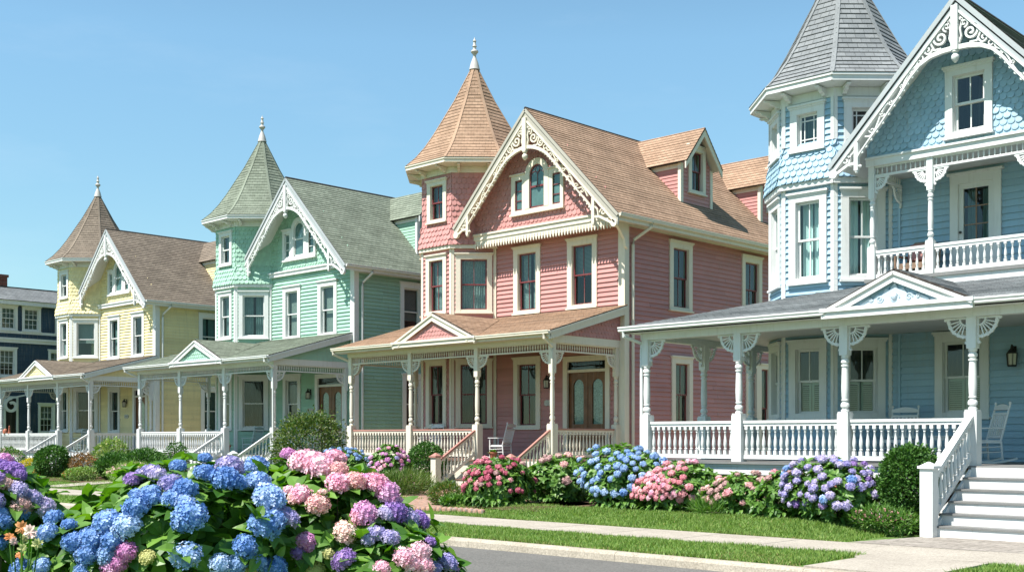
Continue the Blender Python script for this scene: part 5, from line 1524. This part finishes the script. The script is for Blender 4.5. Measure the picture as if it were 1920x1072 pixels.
blue_heads = [(102,973,16,BL),(91,1001,18,BL),(130,985,12,BL),(138,1018,18,BL),(169,1012,21,BL),(162,1038,19,BL),(205,980,24,BL),(239,987,23,PB),(215,1013,20,BL),(200,1040,21,PB),(257,954,22,BL),(250,902,15,VI),(268,892,14,LV),(282,888,17,LV),(283,928,17,BL),(255,927,10,BL),(240,1033,18,OR),(213,1062,20,OR),(226,1052,16,OR),(277,1043,13,LM),(43,1066,19,BL),(81,1060,15,BL),(295,893,15,LV),(286,938,15,BL),(334,877,15,BL),(321,911,20,LV),(347,921,20,BL),(322,938,18,BL),(345,944,16,BL),(356,970,30,BL),(342,982,18,BL),(383,890,18,BL),(384,862,12,BL),(429,880,23,LV),(421,903,25,BL),(440,906,18,BL),(481,879,22,BL),(466,882,14,BL),(482,907,21,BL),(502,937,26,BL),(494,985,27,BL),(512,976,18,BL),(538,972,19,LV),(531,962,13,LV),(457,1024,21,BL),(349,1039,24,BL),(412,1056,20,PB),(432,1066,18,PB),(444,1054,16,PB),(483,1052,14,BL),(514,1063,21,BL),(496,1068,14,BL),(468,1066,14,LM),(156,1068,14,BL)]
big_bush('hydrangea_bush', 'large hydrangea thick with bright blue mophead flowers close to the viewer', [Blob(c, (.80, .70, .45), 3), Blob(dep_pt(195, 1050, 6.4), (.42, .45, .32), 5), Blob(dep_pt(415, 955, 6.9), (.50, .5, .25), 6)], 115, blue_heads, .125)
pink_heads = [(541,855,13,OR),(572,872,27,PK),(602,884,25,PK),(592,866,18,PK),(628,862,18,PK),(634,885,17,PE),(632,909,21,PK),(650,905,14,PK),(663,906,20,PE),(702,910,22,PK),(686,903,14,OR),(722,926,22,OR),(734,938,16,OR),(565,931,19,PK),(555,936,14,PE),(596,948,20,PE),(542,922,11,PK),(604,927,9,PE),(682,964,22,OR),(670,970,14,PK),(646,997,20,PE),(738,960,20,VI),(722,963,14,LV),(766,972,16,LV),(785,974,16,VI),(704,1004,17,LV),(692,1014,13,LV),(731,1010,15,LV),(648,1051,20,VI),(573,1012,15,OR),(560,1033,13,VI),(580,1022,10,OR),(614,1035,10,LM),(591,1067,15,LM),(786,1035,19,PK),(756,1046,19,PK),(770,1058,18,PK),(792,1062,18,PK),(714,1067,15,PK),(836,1056,17,LV),(848,1068,12,OR),(805,1015,9,VI),(559,911,5,PK),(812,1066,14,LV)]
big_bush('hydrangea_bush', 'large hydrangea of pink, peach and orchid mopheads right of the blue one', [Blob(dep_pt(640, 1005, 6.9), (.44, .58, .40), 11), Blob(dep_pt(600, 915, 7.1), (.32, .42, .17), 12), Blob(dep_pt(745, 1085, 6.6), (.24, .4, .30), 13)], 100, pink_heads, .125)
pur_heads = [(7,866,15,OR),(1,872,12,VI),(25,884,17,VI),(12,880,13,VI),(36,892,12,VI),(9,908,13,'dusty_petals'),(32,920,16,LV),(46,926,11,LV),(62,934,14,LV),(80,953,18,LV),(90,945,11,LV),(39,948,17,'dusty_petals'),(40,962,13,BL),(4,974,16,BL),(1,962,12,BL),(2,1015,12,BL),(-12,900,18,VI),(-10,940,16,LV)]
big_bush('hydrangea_bush', 'hydrangea with violet and lavender mopheads beside the orange lilies', [Blob(dep_pt(-5, 995, 6.5), (.22, .40, .34), 21), Blob(dep_pt(-30, 915, 6.6), (.18, .32, .17), 22)], 75, pur_heads, .118)
# orange day lilies between the bushes
def lily(label, spots):
    p0 = dep_pt(spots[0][0], 1030, 6.0); root = empty('lily_plant', (p0.x, p0.y, 0)); tag(root, label, 'lily')
    off = V((p0.x, p0.y, 0)); m = MB(); tocam = (V((0, 0, EYE))-dep_pt(40, 1010, 6.0)).normalized()
    for i in range(90):
        t = random.uniform(0, 6.28); d = V((math.cos(t), math.sin(t), random.uniform(1.2, 3.0)))
        leaf(m, V((random.uniform(-.2, .2), random.uniform(-.15, .15), .35)), d, V((math.cos(t+2), math.sin(t+2), .5)), random.uniform(.45, .75), .045, .5, .3)
    m.build('foliage', 'hydrangea_leaf', root); st = MB()
    for (u, v, r, mat) in spots:
        p = dep_pt(u, v, 5.95+random.uniform(-.1, .1))-off; b = MB(); s = r*4.2/FPX
        ax = (tocam+rdir()*.5+V((0, 0, .3))).normalized(); x = ax.orthogonal().normalized(); y = ax.cross(x)
        for k in range(9):
            a = k*PI*2/9+random.uniform(-.3, .3); ax = (ax+rdir()*.25).normalized(); e = x*math.cos(a)+y*math.sin(a); leaf(b, p, e+ax*.45, ax-e*.3, s*1.35, s*.85, .45, .25, st=(0, .3, .6, .85, 1), wp=(.15, .8, 1, .6, .1))
        b.build('blossom', mat, root); st.tube([V((0, 0, .3)), p*.5+V((0, 0, .25)), p-ax*.01], .004, 5)
    st.build('stem', 'hydrangea_leaf', root)
lily('orange and cream day lilies growing between two hydrangeas', [(40, 988, 13, 'orange_petals'), (56, 995, 13, 'peach_petals'), (18, 1006, 11, 'orange_petals'), (36, 1040, 8, 'orange_petals'), (46, 1009, 9, LM), (42, 1027, 9, LM), (26, 1014, 8, 'peach_petals'), (70, 1019, 11, LM), (60, 1003, 9, 'peach_petals')])

# ---- bushes in the front gardens
def dims(u0, u1, vtop, Y):
    p, d = at_y((u0+u1)/2, 820, Y); return p.x, (u1-u0)*d/FPX, EYE-(vtop-820)*d/FPX
def hyd(u0, u1, vtop, Y, label, nh, mats, leafm='mid_leaf', Lf=.13, rh=.085, dense=1.0, ry=None, spread=(-.35, .95), group='hydrangeas along the front gardens', cat='hydrangea', side=None):
    x, w, zt = dims(u0, u1, vtop, Y); g0 = lawn_h(x, Y)
    root = empty('hydrangea_bush', (x, Y, g0)); tag(root, label, cat, group); hgt = zt-g0
    b = Blob((0, 0, hgt*.44), (w/2*1.06, ry or min(w/2*.95, .80), hgt*.55), int(u0), .12)
    m = MB(); area = w*hgt*4.5; nsh = int(95*area*dense*(.11/Lf)**2); tips = []
    view = (V((0, 0, 1.65))-V((x, Y, .7))).normalized()
    for i in range(nsh):
        d = rdir(-.85, 1); p = b.pt(d, random.uniform(.84, 1.05)); n = b.nrm(d); p.z = max(.04, p.z)
        ax = (n+V((0, 0, .5))+V((random.gauss(0, .3), random.gauss(0, .3), 0))).normalized()
        whorl(m, p-ax*.04, ax, random.randint(4, 6), Lf, Lf*.6, random.uniform(.85, 1.3)); tips.append(p)
    for i in range(nsh):
        d = rdir(-1, .9); p = b.pt(d, random.uniform(.5, .85)); leaf(m, p, rdir(-.4, .8), rdir(.1, 1), Lf, Lf*.6)
    for i in range(int(nsh*.35)):                      # skirts of leaves down to the soil
        d = rdir(-.95, -.5); p = b.pt(d, 1.0); p.z = max(.05, p.z); leaf(m, p, V((d.x, d.y, -.3)), V((0, 0, 1)), Lf, Lf*.6)
    m.build('foliage', leafm, root)
    stems(root, (0, 0, 0), random.sample(tips, min(25, len(tips))), .009)
    pts = []; tries = 0
    while len(pts) < nh and tries < 6000:
        tries += 1; d = rdir(*spread)
        if d.dot(view) < -.15: continue
        if side and d.dot(V(side)) < random.uniform(-.6, .5): continue
        p = b.pt(d, random.uniform(1.0, 1.07)); r = rh*random.uniform(.75, 1.2)
        if any((p-q[0]).length < (r+q[1])*.72 for q in pts): continue
        pts.append((p, r)); mt = random.choices(mats[0], mats[1])[0]
        o = inst('flower_head', head_mesh('m', 40, random.randint(0, 1), mat=mt, fr_=.36), root, p)
        q = (b.nrm(d)+V((0, 0, .6))).normalized().to_track_quat('Z', 'Y'); o.rotation_mode = 'QUATERNION'; o.rotation_quaternion = q; o.scale = (r, r, r*.88)
    return root
CR, RO, DU = 'crimson_petals', 'rose_petals', 'dusty_petals'
hyd(860, 1004, 848, 18.5, 'rounded hydrangea with crimson pink heads before the pink house steps', 46, ([CR, RO, DU], [9, 1, 1]), rh=.066, side=(.1, -.6, .0))
hyd(985, 1108, 850, 20.3, 'leafy green hydrangea with a few pale dusty pink heads on top', 14, ([DU, PE], [2, 1]), rh=.085, spread=(.0, .98))
hyd(1086, 1256, 836, 19.35, 'hydrangea covered in pale blue heads at the corner of the blue porch', 82, ([PB, BL], [9, 1]), rh=.076)
hyd(1200, 1345, 862, 19.15, 'hydrangea with clustered rose pink heads below the blue porch railing', 60, ([RO, PK], [5, 2]), rh=.07, side=(-.8, -.3, -.2))
hyd(1330, 1440, 886, 19.1, 'low hydrangea with faded dusty pink heads before the brick pier', 34, ([DU, PE, RO], [4, 2, 1]), rh=.066)
hyd(1412, 1515, 882, 19.0, 'bright green hydrangea almost without flowers between pink and lavender ones', 5, ([DU, RO], [2, 1]), rh=.08, spread=(.6, 1))
hyd(1484, 1648, 860, 18.95, 'hydrangea with lavender and violet blue heads left of the boxwood', 62, ([LV, 'violet_petals', BL], [12, 1, 1]), rh=.075, side=(-.5, -.4, .1))
hyd(690, 768, 838, 22.0, 'hydrangea with orchid pink heads left of the pink house steps', 42, ([OR, PK, LV], [5, 2, 1]), rh=.075, side=(.3, -.6, .2))
hyd(596, 690, 838, 22.6, 'hydrangea with small pale blue heads before the pink house porch corner', 22, ([PB], [1]), rh=.07, spread=(.3, .98))

def shrub(name, u0, u1, vtop, Y, label, leafm, Lf, W, n, cat='shrub', amp=.08, loose=0, zlow=.5, flowers=None, ry=None, group=None, stem=True, up=.25, inner=.5):
    x, w, zt = dims(u0, u1, vtop, Y); g0 = lawn_h(x, Y); hgt = zt-g0
    root = empty(name, (x, Y, g0)); tag(root, label, cat, group)
    b = Blob((0, 0, hgt*.51), (w/2*.97, ry or min(w/2*.95, .9), hgt*.49), int(u0)+7, amp); m = MB(); tips = []
    for i in range(n):
        d = rdir(-.95, 1); f = random.uniform(.90, 1.03) if random.random() > inner*.6 else random.uniform(.5, .92)
        if loose: f += loose*random.random()**3*(1 if d.z > -.2 else 0)
        p = b.pt(d, f); p.z = max(.03, p.z)
        e = (b.nrm(d)+rdir()*.9+V((0, 0, up))).normalized()
        leaf(m, p, e, rdir(.0, 1), Lf*random.uniform(.6, 1.2), W*random.uniform(.7, 1.2), .2, .2, st=(0, .45, 1), wp=(.15, 1, .05))
        if i % 40 == 0: tips.append(p)
    m.build('foliage', leafm, root)
    if stem: stems(root, (0, 0, 0), tips[:30], .011)
    if flowers:
        fl = MB(); mat, nf, fs, zr = flowers
        for i in range(nf):
            d = rdir(zr, 1); p = b.pt(d, random.uniform(.98, 1.08)); p.z = max(.05, p.z); x_ = rdir(); y_ = x_.orthogonal().normalized(); z_ = x_.cross(y_)
            P = [p]; F = []
            for k in range(5):
                a = k*2*PI/5; P += [p+(y_*math.cos(a-.4)+z_*math.sin(a-.4))*fs*.8+x_*.004, p+(y_*math.cos(a)+z_*math.sin(a))*fs+x_*.01, p+(y_*math.cos(a+.4)+z_*math.sin(a+.4))*fs*.8+x_*.004]
                F.append((0, 3*k+1, 3*k+2, 3*k+3))
            fl.add(P, F)
        tag(fl.build('blossoms', mat, root), kind='stuff')
    return root
BOX = 'clipped shrubs in the gardens'
shrub('boxwood_shrub', 1652, 1758, 834, 19.25, 'dense dark green boxwood beside the white steps of the blue house', 'box_leaf', .065, .042, 12000, 'boxwood', .12, loose=.12, group=BOX)
shrub('boxwood_shrub', 764, 834, 834, 24.75, 'rounded dark boxwood beside the pink house newel post', 'box_leaf', .075, .048, 6000, 'boxwood', .10, loose=.10, group=BOX)
shrub('boxwood_shrub', 66, 131, 839, 20.2, 'round dark green shrub before the yellow house steps', 'box_leaf', .10, .065, 4200, 'boxwood', .10, loose=.12, group=BOX)
shrub('perennial_plant', 1600, 1716, 950, 18.6, 'low pink flowering ground plant at the foot of the boxwood', 'mid_leaf', .10, .022, 3000, 'perennial', .25, loose=.3, flowers=('rose_petals', 170, .020, .1), up=.8)
shrub('perennial_plant', 706, 802, 890, 20.6, 'wispy green and bronze perennial with tiny pink flowers before the boxwood', 'bronze_leaf', .20, .018, 3600, 'perennial', .2, loose=.45, flowers=('dusty_petals', 150, .022, .1), up=1.2)
shrub('perennial_plant', 808, 858, 908, 19.3, 'small reddish perennial beside the brick path', 'bronze_leaf', .12, .025, 1600, 'perennial', .2, loose=.25, flowers=('orange_petals', 150, .016, .0), up=.8)
shrub('perennial_plant', 826, 880, 932, 18.1, 'low fresh green ground plant beside the crimson hydrangea', 'mid_leaf', .11, .04, 1200, 'perennial', .2, up=.6)
shrub('perennial_plant', 1300, 1362, 946, 18.7, 'tuft of fine green grass leaves between two pink hydrangeas', 'mid_leaf', .22, .014, 900, 'perennial', .2, loose=.4, up=1.4)
shrub('crepe_myrtle', 520, 636, 772, 22.2, 'tall loose shrub with reddish shoot tips before the green porch', 'crepe_leaf', .10, .055, 7500, 'shrub', .2, loose=.3)
shrub('gold_shrub', 36, 88, 860, 19.9, 'golden yellow low shrub on the lawn edge', 'gold_leaf', .08, .045, 1800, 'shrub', .1, loose=.15)
shrub('barberry_shrub', 132, 186, 856, 20.3, 'bronze red leaved shrub right of the round dark shrub', 'barberry_leaf', .08, .05, 2000, 'shrub', .15, loose=.2, flowers=('orange_petals', 90, .03, .2))
shrub('variegated_shrub', 126, 182, 876, 19.5, 'pale variegated low shrub in front of the bronze one', 'lime_leaf', .08, .05, 1500, 'shrub', .12, loose=.2)
shrub('bedding_plant', 116, 138, 882, 19.4, 'small plant with red flowers under the round dark shrub', 'mid_leaf', .07, .04, 400, 'bedding plant', .1, flowers=('red_petals', 110, .035, -.2))
shrub('white_flower_shrub', 172, 244, 824, 21.5, 'pale green shrub with creamy flowers before the yellow porch railing', 'lime_leaf', .10, .06, 2400, 'shrub', .15, loose=.2, flowers=('lime_petals', 120, .05, .1))
shrub('hedge_shrub', 180, 250, 852, 20.6, 'mounded mid green shrub below the creamy flowering one', 'box_leaf', .14, .05, 3600, 'shrub', .15, loose=.15)
shrub('hedge_shrub', 228, 312, 846, 20.8, 'broad mid green shrub before the green porch corner post', 'box_leaf', .14, .05, 4200, 'shrub', .15, loose=.15)
shrub('laurel_shrub', 308, 354, 830, 22.3, 'small dark glossy shrub left of the green house newel', 'box_leaf', .09, .05, 1500, 'shrub', .12, loose=.2)
shrub('peach_flower_plant', 208, 292, 868, 19.3, 'low plant with peach lily like flowers at the bed front', 'lime_leaf', .11, .03, 1800, 'perennial', .15, loose=.2, flowers=('peach_petals', 150, .05, .0))
shrub('rose_bush', -6, 46, 838, 22.4, 'low green bush with pale pink flowers before the yellow steps', 'mid_leaf', .10, .05, 1500, 'shrub', .15, loose=.2, flowers=('dusty_petals', 80, .05, .0))
# scalloped brick edging at the pink garden bed
x = -20.3
e = MB()
while x < -17.6:
    y = 17.42+.02*math.sin(x*3); z = lawn_h(x, y); e.lathe([(.075, -.06), (.082, .04), (.065, .075), (.02, .09)], (x, y, z), 8); x += .165
tag(e.build('brick_edging', 'path_brick', smooth=50), 'row of rounded bricks edging the crimson hydrangea bed', 'edging')

# ------------------------------------------------------------------ porch furniture
def rocking_chair(label, mat, loc, rz):
    R = empty('rocking_chair', loc, rz); tag(R, label, 'rocking chair', 'rocking chairs on the porches')
    w = .27
    s = MB()
    for i in range(8): s.box((-w+.02, -.26+.062*i, .425+.004*math.sin(i)), (w-.02, -.26+.062*i+.050, .447))
    s.box((-w, -.275, .385), (w, -.255, .43)); s.box((-w, .22, .385), (w, .245, .43)); s.box((-w-.01, -.26, .385), (-w+.02, .23, .425)); s.box((w-.02, -.26, .385), (w+.01, .23, .425)); s.build('seat', mat, R)
    b = MB(); tl = .27                                     # back leans away
    pt = lambda x, z: V((x, .22+(z-.42)*tl, z))
    for sx in (-w, w):
        b.tube([pt(sx, .42), pt(sx, .8), pt(sx, 1.13)], [.021, .021, .018], 8); b.lathe([(.018, 0), (.028, .02), (.02, .05), (.004, .06)], pt(sx, 1.12), 8)
    FB = Fr(pt(0, .42), (1, 0, 0), (0, tl, 1)); h = math.hypot(1, tl)
    cr = [(-w, .60*h), (w, .60*h), (w, .66*h)]+[(w-2*w*k/8, .66*h+.055*math.sin(PI*k/8)) for k in range(1, 8)]+[(-w, .66*h)]
    b.prism(FB, cr, -.015, .015); b.fbox(FB, -w, w, .50*h, .545*h, -.013, .013); b.fbox(FB, -w, w, .06, .11, -.013, .013)
    for k in range(6): x = -w+.075+(2*w-.15)*k/5; b.fbox(FB, x-.018, x+.018, .11, .50*h, -.008, .008)
    b.build('backrest', mat, R, smooth=40)
    for sx in (-w, w):
        l = MB(); l.tube([(sx, -.24, .045), (sx, -.245, .40), (sx, -.25, .66)], [.02, .024, .02], 8); l.build('leg', mat, R, smooth=50)
        l = MB(); l.tube([(sx, .26, .06), (sx, .23, .42)], [.02, .022], 8); l.build('leg', mat, R, smooth=50)
        a = MB(); a.prism(Fr((0, 0, .66), (1, 0, 0), (0, 1, 0)), [(sx-.045, -.30), (sx+.045, -.30), (sx+.045, -.05), (sx+.025, .29), (sx-.025, .29), (sx-.045, -.05)], 0, .022); a.build('armrest', mat, R)
        r = MB(); FRk = Fr((sx, 0, 0), (0, 1, 0), (0, 0, 1))
        r.ribbon(FRk, [(-.40+.95*k/12, .018+.28*((-.40+.95*k/12)-.02)**2) for k in range(13)], .036, -.016, .016); r.build('rocker', mat, R)
        st = MB(); st.tube([(sx, -.24, .2), (sx, .25, .22)], .012, 6); st.tube([(sx, -.24, .3), (sx, .25, .32)], .012, 6); st.build('stretcher', mat, R, smooth=50)
    st = MB(); st.tube([(-w, -.24, .16), (w, -.24, .16)], .012, 6); st.tube([(-w, -.24, .27), (w, -.24, .27)], .012, 6); st.build('stretcher', mat, R, smooth=50)
    return R
hp = -PI/2
rocking_chair('white rocking chair beside the top of the pink house steps', 'chair_white', (-26.5, 27.0, .97), hp+.25)
rocking_chair('white rocking chair under the turret window of the pink porch', 'chair_white', (-29.9, 27.0, .97), .1)
rocking_chair('pale teal rocking chair on the green porch by the window', 'chair_teal', (-41.0, 27.1, .96), hp+.25)
rocking_chair('grey blue rocking chair on the yellow porch by the steps', 'chair_teal', (-56.0, 27.0, .94), hp+.25)
rocking_chair('white rocking chair behind the yellow porch railing', 'chair_white', (-59.6, 26.8, .94), .1)
rocking_chair('white rocking chair at the top of the blue house steps', 'chair_white', (-8.93, 22.30, 1.16), -.72)
rocking_chair('white rocking chair behind the blue porch railing', 'chair_white', (-11.0, 23.15, 1.16), .15)
T = empty('side_table', (-10.05, 23.1, 1.16)); tag(T, 'small white side table behind the blue porch railing', 'table')
m = MB(); m.box((-.22, -.22, .50), (.22, .22, .53)); m.box((-.19, -.19, .44), (.19, .19, .50)); m.build('table_top', 'chair_white', T)
for sx in (-.18, .18):
    for sy in (-.18, .18): m = MB(); m.tube([(sx, sy, 0), (sx, sy, .46)], [.016, .02], 8); m.build('leg', 'chair_white', T, smooth=50)
# balcony chair
B = empty('wicker_chair', (-10.72, 23.35, 4.93)); tag(B, 'brown wicker chair with red plaid cushion behind the balcony railing', 'chair')
m = MB(); m.box((-.32, -.30, .22), (.32, .30, .34)); m.build('seat', 'wicker', B)
m = MB(); m.prism(Fr((0, .3, .34), (1, 0, 0), (0, .2, 1)), [(-.34, 0), (.34, 0), (.34, .42), (.2, .52), (-.2, .52), (-.34, .42)], -.04, .04); m.build('backrest', 'wicker', B)
m = MB(); m.prism(Fr((0, .22, .44), (1, 0, 0), (0, .2, 1)), [(-.26, 0), (.26, 0), (.27, .30), (.2, .34), (-.2, .34), (-.27, .30)], -.01, .09); m.build('cushion', 'plaid_cloth', B)
for sx in (-.33, .33): m = MB(); m.tube([(sx, -.3, 0), (sx, -.3, .5), (sx, .3, .54)], .03, 8); m.tube([(sx, .28, 0), (sx, .3, .5)], .03, 8); m.build('armrest', 'wicker', B, smooth=50)
# pots
def pot(label, loc, s, plant=None):
    R = empty('flower_pot', loc); tag(R, label, 'pot'); m = MB(); m.lathe([(.10*s, 0), (.15*s, .24*s), (.17*s, .24*s), (.17*s, .30*s), (.14*s, .30*s), (.13*s, .25*s)], (0, 0, 0), 14); m.build('pot', 'terracotta', R, smooth=40)
    f = MB()
    for i in range(70): p = V((random.gauss(0, .05), random.gauss(0, .05), .27))*s; leaf(f, p, rdir(.1, 1), V((0, 0, 1)), .16*s, .07*s)
    f.build('foliage', plant or 'mid_leaf', R)
pot('terracotta pot on the top step of the pink house', (-25.3, 25.45, .97), .8)
pot('planter on the green porch by the rocking chair', (-41.55, 26.2, .96), 1.3, 'bronze_leaf')
def lighthouse(label, x, y, z, s):
    R = MB(); R.lathe([(.11*s, 0), (.10*s, .05*s), (.08*s, .06*s), (.055*s, .34*s), (.07*s, .35*s), (.07*s, .38*s), (.04*s, .39*s), (.04*s, .46*s), (.055*s, .47*s), (.01*s, .55*s)], (0, 0, 0), 12)
    tag(R.build('porch_ornament', 'terracotta', None, smooth=40, loc=(x, y, z)), label, 'ornament')
lighthouse('tall red ornament on the yellow porch railing', -61.05, 25.5, 1.87, .75)
m = MB(); m.lathe([(.12, 0), (.13, .12), (.10, .2), (.06, .24), (.01, .26)], (0, 0, 0), 12); tag(m.build('porch_ornament', 'terracotta', None, smooth=40, loc=(-61.55, 25.5, 1.87)), 'squat red ornament on the yellow porch railing', 'ornament')

# ------------------------------------------------------------------ navy house beyond the yellow one
N = empty('navy_house', (-66, 27, 0)); tag(N, 'dark navy house with white windows and brick chimney beyond the yellow house', 'house')
RIGHT = Fr((0, 0, 0), (0, 1, 0), (0, 0, 1))
def nw(p0, p1, z0, z1): return (p0, p1, z0, z1, .13)
wl = [nw(.0, 1.02, 7.72, 9.12), nw(1.28, 2.36, 7.72, 9.12), nw(3.2, 4.3, 7.72, 9.12), nw(-1.6, -.5, 7.72, 9.12), nw(-.1, .98, 5.08, 6.72), nw(2.8, 3.9, 5.08, 6.72), nw(2.2, 3.2, 1.9, 3.62), nw(-2.2, -1.2, 5.08, 6.72)]
w = MB(); w.lapped(RIGHT, [(-4, .3), (14, .3), (14, 9.2), (-4, 9.2)], .16, .02, [hole(q) for q in wl]+[(.35, .95, .9, 3.9)], b0=.3)
FN = Fr((-9, -4, 0), (1, 0, 0), (0, 0, 1)); w.lapped(FN, [(0, .3), (9, .3), (9, 9.2), (0, 9.2)], .16, .02, b0=.3)
BN = Fr((0, 14, 0), (-1, 0, 0), (0, 0, 1)); w.face(BN, [(0, .3), (9, .3), (9, 9.2), (0, 9.2)])
LN = Fr((-9, 14, 0), (0, -1, 0), (0, 0, 1)); w.face(LN, [(0, .3), (18, .3), (18, 9.2), (0, 9.2)])
w.build('wall', 'navy_paint', N)
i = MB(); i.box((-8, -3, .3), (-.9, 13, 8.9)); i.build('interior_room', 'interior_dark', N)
for q in wl: window(N, RIGHT, q, 'white_trim', 'white_trim', '6/6', 'blind' if q[2] > 7 else 'halfblind')
d = MB(); d.fbox(RIGHT, .22, .35, .9, 4.0, -.01, .06); d.fbox(RIGHT, .95, 1.06, .9, 4.0, -.01, .06); d.fbox(RIGHT, .35, .95, 3.88, 4.0, -.01, .058); do = d.build('side_door', 'white_trim', N)
d = MB(); d.fbox(RIGHT, .35, .95, .9, 3.88, -.08, -.03); d.build('door_leaf', 'black_metal', do)
t = MB(); t.fbox(RIGHT, -4, 14, 7.55, 7.70, -.01, .06); t.fbox(RIGHT, -4, 14, 7.18, 7.30, -.01, .16); t.fbox(RIGHT, -4, 14, 7.02, 7.18, -.01, .10); t.fbox(RIGHT, -4.4, 14.4, 9.15, 9.42, -.1, .40); t.build('wall_trim', 'white_trim', N)
for (p, u, v, poly) in (((.45, -4.5, 9.40), (0, 1, 0), (-1, 0, .52), [(0, 0), (19, 0), (19, 2.0), (0, 2.0)]), ((-9.45, 14.5, 9.40), (0, -1, 0), (1, 0, .52), [(0, 0), (19, 0), (19, 2.0), (0, 2.0)])):
    slab_roof(N, Fr(p, u, v), poly, 'grey_shingles', .08, .16, .014)
m = MB(); m.box((-8.0, -4.5, 10.28), (-1.2, 14.5, 10.34)); m.build('flat_roof', 'dark_edge', N)
m = MB(); m.box((-2.6, .45, 9.3), (-1.9, 1.25, 10.95)); m.box((-2.66, .39, 10.95), (-1.84, 1.31, 11.1)); m.build('chimney', 'chimney_brick', N)
b = MB(); b.fbox(Fr((.0, -.3, 0), (0, 1, 0), (0, 0, 1)), 0, .1, 3.2, 4.1, 0, .1)
G = Fr((.35, .55, 3.45), (0, 1, 0), (0, 0, 1)); b = MB(); b.ribbon(G, spiral(0, 0, .42, 1.1, PI/2, 1, 22, .35), [.16]*23, -.05, .05); b.ribbon(G, [(0, .42), (.35, .52), (.8, .62)], .08, -.05, .05); b.build('scroll_bracket', 'white_trim', N)
